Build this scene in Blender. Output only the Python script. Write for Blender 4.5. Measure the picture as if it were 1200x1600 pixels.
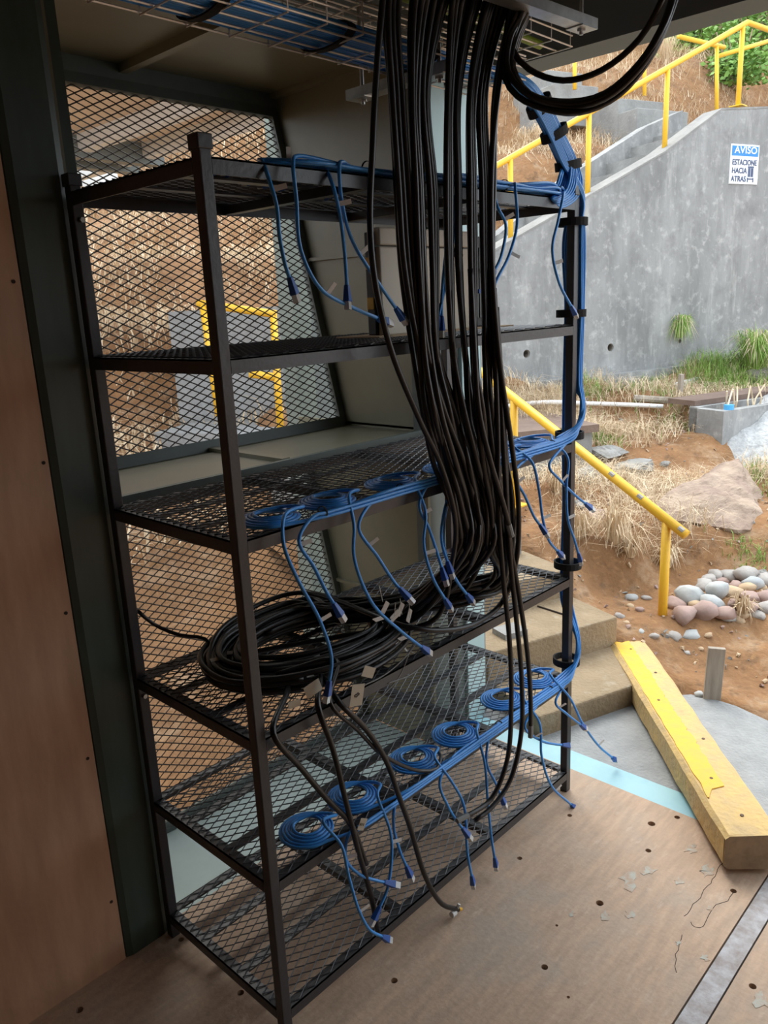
import bpy, bmesh, math, random
from mathutils import Vector, Matrix, noise, Euler
random.seed(7)
for o in list(bpy.data.objects): bpy.data.objects.remove(o)
scene = bpy.context.scene
COL = scene.collection

# ------------------------------------------------------------------ camera
CAM = Vector((-0.8706, -1.2361, 1.6641))
ROT = Euler((1.3141, 0.0457, -0.8185), 'XYZ')
FPX = 1235.4                                   # focal length in pixels of a 1200 x 1600 frame
cam_data = bpy.data.cameras.new('camera')
cam = bpy.data.objects.new('camera', cam_data); COL.objects.link(cam)
cam.location = CAM; cam.rotation_euler = ROT
cam_data.sensor_fit = 'VERTICAL'; cam_data.sensor_height = 32.0
cam_data.lens = FPX / 1600 * 32.0
cam_data.clip_start = 0.02; cam_data.clip_end = 200
scene.camera = cam
# ------------------------------------------------------------------ light
world = bpy.data.worlds.new('overcast_sky'); scene.world = world; world.use_nodes = True
bg = world.node_tree.nodes['Background']
bg.inputs[0].default_value = (0.87, 0.94, 1.0, 1); bg.inputs[1].default_value = 1.5
sun_d = bpy.data.lights.new('sun_offscreen', 'SUN'); sun_d.energy = 1.7; sun_d.angle = math.radians(40); sun_d.color = (1, .95, .86)
sun = bpy.data.objects.new('sun_offscreen', sun_d); COL.objects.link(sun)
sun.rotation_euler = (math.radians(-28), math.radians(20), 0)
vs = scene.view_settings
vs.view_transform = 'Standard'; vs.look = 'None'; vs.gamma = 1; vs.use_curve_mapping = False
vs.exposure = 0.8

# ------------------------------------------------------------------ helpers
RM = ROT.to_matrix()
def ray(x, y): return RM @ Vector(((x-600)/FPX, -(y-800)/FPX, -1.0))
def onY(x, y, Y): d = ray(x, y); return CAM + d*((Y-CAM.y)/d.y)
def onZ(x, y, Z): d = ray(x, y); return CAM + d*((Z-CAM.z)/d.z)
def onX(x, y, X): d = ray(x, y); return CAM + d*((X-CAM.x)/d.x)
def atD(x, y, D): return CAM + ray(x, y)*D

MATS = {}
def mat(name, col, rough=.6, metal=0., var=0., scale=6., col2=None, bump=0., bscale=40., spec=.5, trans=0., stretch=(1,1,1), detail=6., lo=.35, hi=.65):
    if name in MATS: return MATS[name]
    m = bpy.data.materials.new(name); m.use_nodes = True
    nt = m.node_tree; b = nt.nodes['Principled BSDF']
    b.inputs['Roughness'].default_value = rough; b.inputs['Metallic'].default_value = metal
    b.inputs['Specular IOR Level'].default_value = spec
    b.inputs['Transmission Weight'].default_value = trans
    c1 = (*col, 1)
    if col2 is None: col2 = tuple(max(0, c*(1-var)) for c in col)
    if var > 0 or col2 != col:
        tc = nt.nodes.new('ShaderNodeTexCoord'); mp = nt.nodes.new('ShaderNodeMapping')
        mp.inputs['Scale'].default_value = stretch
        geo = nt.nodes.new('ShaderNodeNewGeometry')
        nt.links.new(geo.outputs['Position'], mp.inputs[0])
        n = nt.nodes.new('ShaderNodeTexNoise'); n.inputs['Scale'].default_value = scale; n.inputs['Detail'].default_value = detail
        n.inputs['Roughness'].default_value = .62
        nt.links.new(mp.outputs[0], n.inputs['Vector'])
        r = nt.nodes.new('ShaderNodeValToRGB'); r.color_ramp.elements[0].position = lo; r.color_ramp.elements[1].position = hi
        r.color_ramp.elements[0].color = c1; r.color_ramp.elements[1].color = (*col2, 1)
        nt.links.new(n.outputs['Fac'], r.inputs[0]); nt.links.new(r.outputs[0], b.inputs['Base Color'])
    else: b.inputs['Base Color'].default_value = c1
    if bump > 0:
        geo2 = nt.nodes.new('ShaderNodeNewGeometry')
        n2 = nt.nodes.new('ShaderNodeTexNoise'); n2.inputs['Scale'].default_value = bscale; n2.inputs['Detail'].default_value = 4
        nt.links.new(geo2.outputs['Position'], n2.inputs['Vector'])
        bp = nt.nodes.new('ShaderNodeBump'); bp.inputs['Strength'].default_value = bump; bp.inputs['Distance'].default_value = .02
        nt.links.new(n2.outputs['Fac'], bp.inputs['Height']); nt.links.new(bp.outputs[0], b.inputs['Normal'])
    MATS[name] = m; return m

def layer(m, col, scale, lo, hi, stretch=(1,1,1), seed=0., amount=1.):
    """mix one more noise-masked colour over a material's base colour"""
    nt = m.node_tree; b = nt.nodes['Principled BSDF']
    geo = nt.nodes.new('ShaderNodeNewGeometry'); mp = nt.nodes.new('ShaderNodeMapping')
    mp.inputs['Scale'].default_value = stretch; mp.inputs['Location'].default_value = (seed, seed*1.7, seed*.3)
    nt.links.new(geo.outputs['Position'], mp.inputs[0])
    n = nt.nodes.new('ShaderNodeTexNoise'); n.inputs['Scale'].default_value = scale; n.inputs['Detail'].default_value = 7; n.inputs['Roughness'].default_value = .65
    nt.links.new(mp.outputs[0], n.inputs['Vector'])
    r = nt.nodes.new('ShaderNodeMapRange'); r.inputs[1].default_value = lo; r.inputs[2].default_value = hi; r.inputs[4].default_value = amount
    nt.links.new(n.outputs['Fac'], r.inputs[0])
    mx = nt.nodes.new('ShaderNodeMix'); mx.data_type = 'RGBA'
    nt.links.new(r.outputs[0], mx.inputs['Factor'])
    lk = b.inputs['Base Color'].links
    if lk: nt.links.new(lk[0].from_socket, mx.inputs['A'])
    else: mx.inputs['A'].default_value = b.inputs['Base Color'].default_value
    mx.inputs['B'].default_value = (*col, 1)
    nt.links.new(mx.outputs['Result'], b.inputs['Base Color'])
    return m

def drill(o, cutter):
    """cut a closed mesh out of o and drop the cutter"""
    c = cutter.build('cutter', 'galv'); m = o.modifiers.new('drill', 'BOOLEAN'); m.operation = 'DIFFERENCE'; m.solver = 'EXACT'; m.object = c
    me = bpy.data.meshes.new_from_object(o.evaluated_get(bpy.context.evaluated_depsgraph_get())); o.modifiers.remove(m)
    nm = o.data.name; keep = o.data.materials[0]; o.data = me; me.name = nm
    me.materials.clear(); me.materials.append(keep)
    for p in me.polygons: p.material_index = 0
    cm = c.data; bpy.data.objects.remove(c); bpy.data.meshes.remove(cm)
class MB:
    def __init__(s): s.v = []; s.f = []
    def add(s, vs, fs):
        n = len(s.v); s.v += [Vector(p) for p in vs]; s.f += [tuple(i+n for i in f) for f in fs]; return s
    def box(s, x0, x1, y0, y1, z0, z1, M=None):
        p = [Vector((x, y, z)) for x in (x0, x1) for y in (y0, y1) for z in (z0, z1)]
        if M is not None: p = [M @ q for q in p]
        return s.add(p, [(0,1,3,2),(4,6,7,5),(0,4,5,1),(2,3,7,6),(0,2,6,4),(1,5,7,3)])
    def tube(s, pts, r, n=8, caps=True):
        pts = [Vector(p) for p in pts]; q = [pts[0]]
        for p in pts[1:]:
            if (p-q[-1]).length > 1e-5: q.append(p)
        pts = q; N = len(pts)
        t = (pts[1]-pts[0]).normalized()
        a = Vector((0,0,1)) if abs(t.z) < .9 else Vector((1,0,0))
        nrm = t.cross(a).normalized(); vs = []; rr = r if isinstance(r, (list, tuple)) else [r]*N
        for i, p in enumerate(pts):
            t2 = (pts[min(i+1, N-1)]-pts[max(i-1, 0)]).normalized()
            if t2.length < .5: t2 = t
            nrm = (nrm - t2*nrm.dot(t2))
            if nrm.length < 1e-6: nrm = t2.orthogonal()
            nrm.normalize(); bn = t2.cross(nrm); t = t2
            for k in range(n):
                an = 2*math.pi*k/n; vs.append(p + (nrm*math.cos(an)+bn*math.sin(an))*rr[min(i, len(rr)-1)])
        fs = [(i*n+k, i*n+(k+1) % n, (i+1)*n+(k+1) % n, (i+1)*n+k) for i in range(N-1) for k in range(n)]
        if caps: fs += [tuple(range(n-1, -1, -1)), tuple((N-1)*n+k for k in range(n))]
        return s.add(vs, fs)
    def prism(s, poly, ax, lo, hi, M=None):
        """polygon (2D list) extruded along axis ax from lo to hi"""
        def mk(p, h):
            q = [p[0], p[1]]; q.insert(ax, h); q = Vector(q); return M @ q if M is not None else q
        n = len(poly)
        return s.add([mk(p, lo) for p in poly]+[mk(p, hi) for p in poly],
                     [tuple(range(n-1, -1, -1)), tuple(range(n, 2*n))]+[(i, (i+1) % n, n+(i+1) % n, n+i) for i in range(n)])
    def build(s, name, m, parent=None, origin=None, smooth=False, bevel=0., kind=None):
        if parent is not None: off = root_loc(parent)
        else: off = Vector(origin) if origin is not None else Vector((0,0,0))
        me = bpy.data.meshes.new(name); me.from_pydata([p-off for p in s.v], [], s.f); me.update()
        bm = bmesh.new(); bm.from_mesh(me); bmesh.ops.recalc_face_normals(bm, faces=bm.faces); bm.to_mesh(me); bm.free()
        o = bpy.data.objects.new(name, me); COL.objects.link(o)
        me.materials.append(MATS[m] if isinstance(m, str) else m)
        if parent is not None: o.parent = parent
        else: o.location = off
        if smooth:
            for p in me.polygons: p.use_smooth = True
        if bevel > 0:
            b = o.modifiers.new('bevel', 'BEVEL'); b.width = bevel; b.segments = 2; b.limit_method = 'ANGLE'
        if kind: o['kind'] = kind
        return o
def root_loc(o):
    while o.parent is not None: o = o.parent
    return Vector(o.location)
def tag(o, label, cat, group=None):
    o['label'] = label; o['category'] = cat
    if group: o['group'] = group
    return o
def thing(name, label, cat, loc=(0,0,0), group=None):
    o = bpy.data.objects.new(name, None); COL.objects.link(o); o.location = loc; o.empty_display_size = .05
    return tag(o, label, cat, group)
def struct(o): o['kind'] = 'structure'; return o
def share(src, name, parent, loc=(0,0,0), rot=(0,0,0), scl=(1,1,1)):
    o = src.copy(); o.name = name; COL.objects.link(o); o.parent = parent; o.location = loc; o.rotation_euler = rot; o.scale = scl; return o
def smooth_path(P, step=.012):
    P = [Vector(p) for p in P]; out = []
    Q = [P[0]*2-P[1]]+P+[P[-1]*2-P[-2]]
    for i in range(1, len(Q)-2):
        a, b, c, d = Q[i-1:i+3]
        n = max(2, int((c-b).length/step))
        # centripetal Catmull-Rom
        t0 = 0; t1 = t0+max(1e-4, (b-a).length)**.5; t2 = t1+max(1e-4, (c-b).length)**.5; t3 = t2+max(1e-4, (d-c).length)**.5
        for k in range(n):
            t = t1+(t2-t1)*k/n
            A1 = a*((t1-t)/(t1-t0))+b*((t-t0)/(t1-t0)); A2 = b*((t2-t)/(t2-t1))+c*((t-t1)/(t2-t1)); A3 = c*((t3-t)/(t3-t2))+d*((t-t2)/(t3-t2))
            B1 = A1*((t2-t)/(t2-t0))+A2*((t-t0)/(t2-t0)); B2 = A2*((t3-t)/(t3-t1))+A3*((t-t1)/(t3-t1))
            out.append(B1*((t2-t)/(t2-t1))+B2*((t-t1)/(t2-t1)))
    out.append(P[-1]); return out

# ------------------------------------------------------------------ materials
mat('ply_wall', (.58,.36,.23), .65, var=.0, scale=3, col2=(.45,.27,.17), stretch=(5,5,.8), bump=.05)
m = mat('ply_floor', (.53,.37,.26), .7, scale=9, col2=(.42,.30,.215), stretch=(1,5,1), bump=.12, bscale=60)
layer(m, (.40,.34,.28), 4, .48, .72, seed=3, amount=.7); layer(m, (.60,.46,.36), 14, .58, .72, stretch=(1,3,1), seed=9, amount=.55)
mat('hole', (.03,.018,.014), .9)
mat('paint_fleck', (.42,.42,.37), .6, col2=(.42,.29,.20), scale=45, lo=.4, hi=.62)
mat('column_green', (.055,.085,.072), .4, scale=5, col2=(.038,.06,.05), stretch=(3,3,.5))
mat('khaki', (.205,.195,.132), .38, scale=3, col2=(.165,.157,.105))
mat('teal_pale', (.45,.56,.55), .45, scale=4, col2=(.39,.49,.48))
mat('strip_blue', (.30,.53,.62), .45, scale=6, col2=(.34,.58,.64), lo=.4, hi=.6)
mat('post_blue', (.42,.58,.60), .5, scale=3, col2=(.36,.52,.54))
mat('frame_grey', (.10,.125,.115), .5, scale=6, col2=(.075,.095,.088))
mat('rack_black', (.034,.036,.041), .36, scale=20, col2=(.042,.043,.049), bump=.04, bscale=90)
mat('mesh_black', (.06,.062,.068), .32)
mat('bay_mesh', (.035,.03,.026), .55)
mat('post_grey', (.24,.28,.25), .6, scale=5, col2=(.19,.225,.20))
mat('roof_dark', (.09,.10,.10), .6)
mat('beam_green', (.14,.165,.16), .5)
mat('strip_metal', (.40,.40,.42), .6, metal=.35, scale=22, col2=(.25,.22,.21), bump=.25, bscale=50)
mat('galv', (.62,.63,.62), .35, metal=.9, var=.2, scale=30)
mat('wire', (.80,.80,.78), .35, metal=.4)
mat('cable_blue', (.045,.28,.74), .33)
mat('boot_blue', (.012,.085,.36), .45)
mat('cable_black', (.007,.007,.0075), .36)
mat('cable_green', (.20,.30,.02), .5)
mat('velcro', (.012,.012,.012), .95)
mat('clear_plug', (.75,.78,.78), .15, trans=.35)
mat('tag_white', (.62,.63,.62), .6)
mat('tag_cream', (.52,.48,.38), .6, var=.1, scale=30)
mat('ink', (.03,.03,.035), .7)
mat('shrink_grey', (.18,.19,.19), .5)
mat('beige', (.46,.41,.32), .5)
mat('black_plastic', (.015,.015,.016), .5)
mat('label_yellow', (.75,.42,.03), .6)
mat('cardboard', (.42,.29,.17), .8)
m = mat('concrete_wall', (.335,.34,.34), .9, scale=2.2, col2=(.22,.225,.225), stretch=(1,1,.5), bump=.25, bscale=18)
layer(m, (.50,.50,.49), 12, .53, .72, seed=2, amount=.75); layer(m, (.13,.13,.13), 2.5, .48, .72, stretch=(2.4,2.4,.5), seed=8, amount=.5); layer(m, (.17,.17,.172), 5, .5, .7, seed=21, amount=.6); layer(m, (.47,.47,.455), 5, .56, .74, stretch=(2,2,.4), seed=14, amount=.6)
m = mat('concrete', (.30,.30,.29), .9, scale=5, col2=(.22,.22,.215), bump=.3, bscale=45)
layer(m, (.40,.395,.375), 25, .6, .7, seed=4, amount=.6)
m = mat('landing_conc', (.33,.34,.345), .9, scale=12, col2=(.27,.28,.285), bump=.35, bscale=70)
m = mat('step_conc', (.33,.25,.16), .9, scale=7, col2=(.26,.195,.12), bump=.35, bscale=60)
layer(m, (.38,.33,.25), 18, .56, .7, seed=5, amount=.6)
m = mat('yellow_paint', (.86,.50,.035), .45, scale=30, col2=(.74,.42,.04), lo=.55, hi=.75)
m = mat('timber_yellow', (.66,.45,.17), .75, scale=14, col2=(.53,.38,.19), stretch=(1,1,1), bump=.3, bscale=50)
layer(m, (.34,.24,.13), 12, .60, .74, seed=1, amount=.8)
mat('timber_paint', (.82,.47,.035), .55, scale=20, col2=(.70,.42,.07), bump=.1)
mat('timber_end', (.34,.25,.16), .9, var=.3, scale=25)
mat('rust_brown', (.13,.075,.045), .7, var=.3, scale=60)
mat('dirty_pipe', (.26,.235,.20), .9, var=.3, scale=30)
m = mat('earth', (.29,.15,.066), .95, scale=2.2, col2=(.21,.11,.05), bump=1., bscale=16)
layer(m, (.37,.255,.16), 6, .52, .68, seed=2.3, amount=.8); layer(m, (.12,.068,.036), 11, .55, .70, seed=6, amount=.8); layer(m, (.34,.19,.08), 30, .55, .68, seed=11, amount=.7)
m = mat('stone_grey', (.44,.42,.40), .85, scale=8, col2=(.33,.30,.28), bump=.2)
mat('stone_blue', (.36,.385,.40), .8, scale=9, col2=(.46,.47,.46), bump=.15)
mat('stone_red', (.40,.285,.25), .85, scale=9, col2=(.33,.235,.21), bump=.15)
mat('stone_ochre', (.52,.39,.255), .85, scale=9, col2=(.43,.31,.20), bump=.15)
mat('boulder_brown', (.42,.325,.25), .9, scale=7, col2=(.27,.195,.155), bump=.7, bscale=20)
mat('boulder_grey', (.36,.36,.35), .9, scale=5, col2=(.22,.215,.20), bump=.6, bscale=20)
mat('grass_dry', (.78,.66,.48), .8, scale=4, col2=(.52,.38,.23))
mat('grass_green', (.30,.44,.10), .7, scale=3, col2=(.17,.31,.06))
mat('leaf_green', (.24,.42,.09), .6, scale=2.5, col2=(.10,.22,.04))
mat('twig', (.34,.25,.17), .9)
mat('wood_grey', (.42,.37,.31), .85, scale=6, col2=(.30,.255,.21), stretch=(6,6,.8))
mat('rust_plate', (.14,.095,.078), .8, scale=6, col2=(.20,.14,.11), bump=.2)
mat('white_gravel', (.52,.53,.53), .9, scale=25, col2=(.36,.37,.38), bump=.9, bscale=28)
mat('pvc_white', (.80,.81,.82), .4)
mat('rot_log', (.25,.235,.21), .9, scale=10, col2=(.17,.15,.13), bump=.4)
mat('sign_white', (.86,.90,.93), .5)
mat('sign_blue', (.02,.22,.72), .5)
mat('sign_ink', (.05,.075,.16), .5)
mat('canopy_tan', (.72,.60,.47), .8, scale=2, col2=(.64,.52,.40))
mat('steel_white', (.70,.72,.72), .5)
mat('plastic_blue', (.08,.40,.75), .4)

# ------------------------------------------------------------------ ground
U2 = Vector((.9425, -.334, 0)); W2 = Vector((.334, .9425, 0))      # the stairs and the retaining wall stand at this angle
def ab(a, b, z=0.): return U2*a+W2*b+Vector((0,0,z))
CP = [(2.2,-.3,-.01),(2.15,-.5,-.01),(2.3,-.9,-.02),(2.39,-.16,.0),(2.69,-.16,.08),(3.05,.15,.13),(2.76,.46,.15),(3.26,.33,.20),(3.39,.39,.36),(2.91,.72,.28),(3.72,.19,.33),(3.98,.63,.42),(3.37,1.05,.46),
 (4.51,.47,.48),(3.29,1.31,.53),(4.54,1.69,.63),(4.87,1.19,.62),(6.06,1.06,.78),(4.57,2.17,.82),(5.40,1.76,.84),(4.58,2.55,.98),(5.35,2.28,.95),(6.76,1.78,.97),(7.19,1.63,1.0),(8.4,1.2,1.0),
 (7.17,4.40,3.19),(7.83,4.22,3.37),(11,5.6,5.6),(13,7,7.4),(16,8.5,9.4),(10,9.5,8),(8.4,6.5,5.1),(10,7,6.4),(7.6,7.2,4.7),(9.43,4.74,4.5),(11.09,4.65,4.78),(12.84,4.44,5.11),(14.7,4.24,5.76),(18,5.5,8.5),(7.2,5.16,3.31),(9.0,7.5,5.2),
 (.44,1.06,-.05),(.2,1.1,-.06),(1.2,1.2,-.04),(.61,1.30,.04),(.92,1.73,.23),(1.28,1.48,.17),(1.39,2.39,.52),(1.82,2.09,.48),(1.88,3.05,.84),(1.5,3.3,.86),(2.5,2.8,1.0),(2.93,4.49,1.61),
 (2.5,4.95,1.64),(3.83,5.72,2.21),(4.52,5.29,2.19),(4.54,6.69,2.76),(5.82,8.37,4.05),(7.05,7.86,4.1),(2.6,1.2,.35),(2.2,1.3,.3),(1.7,.9,.0),
 (0,0,-.2),(1,0,-.2),(-1,0,-.2),(0,.8,-.15),(1.2,.8,-.15),(-2,1.1,-.1),(-2,3,.6),(-2,6,1.8),(0,3,.75),(0,6,1.9),(2,-2,-.15),(1,-2,-.2),(-2,-2,-.2),(0,-4,-.2),(3,-3,-.1),(4,-1.5,.1),(6,-1,.4),(7,-3,.2),(10,-1,.8),(12,1.5,1.5),(0,-8,-.2),(6,-8,-.2),(-6,-6,-.2),(-6,1,-.2),(14,-6,.3),(20,0,3),(-6,8,2.5),(3,12,5),(12,12,8)]
LAND = [(1.45,-1.9)]+[tuple(onZ(px, py, -.012)[:2]) for px, py in ((1420,1260),(1290,1172),(1200,1126),(1150,1103),(1115,1092),(1080,1085))]+[(2.06,.13),(1.9,.42),(1.45,.72)]
def in_poly(x, y, P):
    c = False
    for (x0, y0), (x1, y1) in zip(P, P[1:]+P[:1]):
        if (y0 > y) != (y1 > y) and x < (x1-x0)*(y-y0)/(y1-y0)+x0: c = not c
    return c
def smoothstep(a, b, x): t = min(1, max(0, (x-a)/(b-a))); return t*t*(3-2*t)
def ground(x, y, rough=True):
    n = 0; d = 0
    for (cx, cy, cz) in CP:
        q = (x-cx)**2+(y-cy)**2+.02; wgt = 1/(q*q); n += wgt*cz; d += wgt
    z = n/d
    a = x*U2.x+y*U2.y; b = x*W2.x+y*W2.y
    if rough:
        nz = noise.fractal(Vector((x*1.8, y*1.8, 3)), 1.0, 2.0, 5)
        if x > 2.2 and b < 3.9: z = z+nz*.05*smoothstep(.1,.3,z); z = z if z < .14 or z > .42 else .14+.28*smoothstep(.19,.33,z)
        z += nz*.04+noise.noise(Vector((x*7, y*7, 1)))*.018+noise.noise(Vector((x*16, y*16, 4)))*.009
    if x < 1.56 and y < .98: z = min(z, -.14)
    if in_poly(x, y, LAND): z = min(z, -.09)
    if b > 3.95 and b < 5.15 and 2.6 < a < 8.5: z = min(z, .9)            # under the upper flight
    sb = (x-1.5)*W2.x+(y-.287)*W2.y; sa = (x-1.5)*U2.x+(y-.287)*U2.y
    if -.05 < sa < .74 and -.1 < sb < 2.4: z = min(z, -.05+.14*max(0, sb/.33-1))
    return z
def terrain(name, x0, x1, y0, y1, step):
    nx = int((x1-x0)/step)+1; ny = int((y1-y0)/step)+1; mb = MB()
    vs = [Vector((x0+i*step, y0+j*step, 0)) for j in range(ny) for i in range(nx)]
    for v in vs: v.z = ground(v.x, v.y)
    mb.add(vs, [(j*nx+i, j*nx+i+1, (j+1)*nx+i+1, (j+1)*nx+i) for j in range(ny-1) for i in range(nx-1)])
    return mb
g = terrain('g', 1.6, 7.2, -1.6, 3.2, .06)
o = struct(g.build('ground_bank', 'earth', smooth=True))
g = terrain('g', -12, 22, -10, 16, .25)
# leave out the quads covered by the fine bank
mb = MB(); mb.v = g.v
mb.f = [f for f in g.f if not all(1.75 < g.v[i].x < 7.05 and -1.45 < g.v[i].y < 3.05 for i in f)]
for i, v in enumerate(mb.v):
    if 1.6 < v.x < 7.2 and -1.6 < v.y < 3.2: v.z -= .03
allf = mb.f
pale = lambda f: aval0(mb.v[f[0]]) < 2.7 and mb.v[f[0]].y > .7
def aval0(v): return v.x*U2.x+v.y*U2.y+.25*noise.noise(Vector((v.x, v.y, 9)))
mh = MB(); mh.v = list(mb.v); mh.f = [f for f in allf if pale(f)]; mb.f = [f for f in allf if not pale(f)]
struct(mh.build('ground_hillside', 'earth', smooth=True))
o = struct(mb.build('ground', 'earth', smooth=True))
def on_ground(px, py, d0=2.6, d1=16):
    d = d0; prev = None
    while d < d1:
        p = atD(px, py, d)
        if p.z <= ground(p.x, p.y, True): return p
        d += .03
    return atD(px, py, d1)

# ------------------------------------------------------------------ container shell
def sbox(name, x0, x1, y0, y1, z0, z1, m, bevel=0.):
    return struct(MB().box(x0, x1, y0, y1, z0, z1).build(name, m, bevel=bevel))
floor = struct(MB().box(-2.7, 1.402, -.655, .545, -.03, 0).box(-2.7, 1.402, -2.0, -.718, -.03, 0).build('floor', 'ply_floor'))
mb = MB().box(-2.7, 1.40, -.714, -.66, -.03, .001)
mb.build('joint_strip', 'strip_metal', floor)['label'] = 'worn metal joint strip between floor sheets'
HOLES = MB()
for (px, py, r) in [(890,1274,.008),(1018,1287,.012),(1058,1277,.009),(1013,1329,.009),(812,1341,.008),(937,1411,.011),(851,1511,.009),(1146,1392,.009),(1176,1541,.009),(616,1532,.009),(283,1468,.008),(376,1551,.009),(124,1578,.01),(870,1446,.004),(888,1558,.004)]:
    p = onZ(px, py, 0.0); HOLES.tube([p+Vector((0,0,-.016)), p+Vector((0,0,.01))], r, 12)
    MB().tube([p+Vector((0,0,-.018)), p+Vector((0,0,-.0135))], r*.9, 10).build('sunk_screw', 'rust_brown', floor)
drill(floor, HOLES)
random.seed(11)
for (px, py, r) in [(985,1375,.05),(1015,1360,.03),(1080,1327,.03),(1105,1362,.035),(1062,1377,.02),(945,1430,.03),(985,1428,.02),(1101,1497,.018),(1190,1563,.03),(1085,1323,.015),(893,1428,.015),(1109,1419,.012),(1060,1473,.012)]:
    p = onZ(px, py, .0006); mb = MB(); n = 13
    ring = [p+Vector((math.cos(2*math.pi*k/n)*r*random.uniform(.2,1)*1.2, math.sin(2*math.pi*k/n)*r*random.uniform(.2,1)*.8, 0)) for k in range(n)]
    mb.add(ring+[q+Vector((0,0,.0005)) for q in ring], [tuple(range(n-1,-1,-1)), tuple(range(n, 2*n))]+[(i,(i+1)%n,n+(i+1)%n,n+i) for i in range(n)])
    mb.build('paint_splash', 'paint_fleck', floor)
for pts in ([(1133,1343),(1105,1385),(1070,1433)],[(1147,1392),(1135,1408),(1118,1412),(1108,1430),(1100,1446),(1085,1448),(1078,1440)],[(1067,1460),(1055,1500),(1060,1520)]):
    MB().tube([q+Vector((random.uniform(-.004,.004), random.uniform(-.004,.004), 0)) for q in smooth_path([onZ(x, y, .0004) for x, y in pts], .018)], .0008, 4).build('crack', 'hole', floor)
# side wall: plywood sheet and column
w = struct(MB().box(-2.7, -.12, .52, .545, -.0, 2.62).build('wall_side', 'ply_wall'))
for (px, py) in [(21,440),(68,723),(103,958),(137,1185),(174,1409)]:
    p = onY(px, py, .5195); MB().tube([p, p+Vector((0,-.0012,0))], .0042, 9).build('screw_head', 'hole', w)
col = struct(MB().box(-.122, .018, .515, .66, -.02, 2.62).build('trim_column', 'column_green', bevel=.022))
MB().box(.016, .056, .548, .66, -.02, 2.62).build('column_flange', 'column_green', col)
# floor edge beam, corner post, roof beam of the open end
sbox('trim_sill', 1.402, 1.513, -2.0, .66, -.14, -.002, 'strip_blue')
p = struct(MB().box(1.43, 1.545, .545, .67, -.1, 2.62).build('trim_corner_post', 'post_blue', bevel=.004))
MB().box(1.545, 1.575, .565, .67, -.1, 2.62).build('post_flange', 'beam_green', p)
MB().box(1.275, 1.345, .53, .56, 1.6, 2.46).build('pale_angle', 'post_blue', p)
sbox('trim_filler', 1.216, 1.43, .56, .60, -.03, 2.62, 'frame_grey')
b = struct(MB().box(1.385, 1.50, -2.0, .67, 2.352, 2.62).build('trim_roof_beam', 'beam_green'))
MB().box(1.50, 1.512, -2.0, .67, 2.352, 2.47).build('outer_lip', 'beam_green', b)
sbox('trim_header', -.12, 1.43, .545, .62, 2.46, 2.62, 'beam_green')
sbox('ceiling', -2.7, 1.385, -2.0, .62, 2.60, 2.63, 'roof_dark')
sbox('wall_end', -2.73, -2.7, -2.0, .545, -.02, 2.62, 'ply_wall')
struct(MB().box(-2.7, .85, -2.03, -2.0, -.02, 2.62).box(.85, 1.43, -2.03, -2.0, -.02, 2.3).build('wall_front', 'ply_wall'))
sbox('trim_front_header', .85, 1.5, -2.05, -2.0, 2.3, 2.62, 'beam_green')
sbox('trim_front_post', 1.43, 1.545, -2.1, -2.0, -.1, 2.62, 'post_blue')

# ------------------------------------------------------------------ expanded metal
def expanded(w, h, lw=.05, sw=.025, strand=.0032, th=.0026, tilt=.6):
    """flat sheet in local x (0..w), y (0..h): zigzag strands that meet at the bonds"""
    mb = MB(); nx = int(w/(lw/2)); ny = int(h/(sw/2))
    ct, st = math.cos(tilt), math.sin(tilt)
    a = (strand*.5*ct, strand*.5*st); b = (-th*.5*st, th*.5*ct)
    off = [(a[0]+b[0], a[1]+b[1]), (a[0]-b[0], a[1]-b[1]), (-a[0]-b[0], -a[1]-b[1]), (-a[0]+b[0], -a[1]+b[1])]
    for j in range(ny):
        vs = []
        for i in range(nx+1):
            x = i*w/nx; up = (i+j) % 2; y = (j+up)*h/ny
            z = .0012 if up else -.0012
            for (dy, dz) in off: vs.append((x, y+dy, z+dz))
        fs = [(i*4+k, i*4+(k+1) % 4, (i+1)*4+(k+1) % 4, (i+1)*4+k) for i in range(nx) for k in range(4)]
        mb.add(vs, fs)
    return mb

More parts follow.
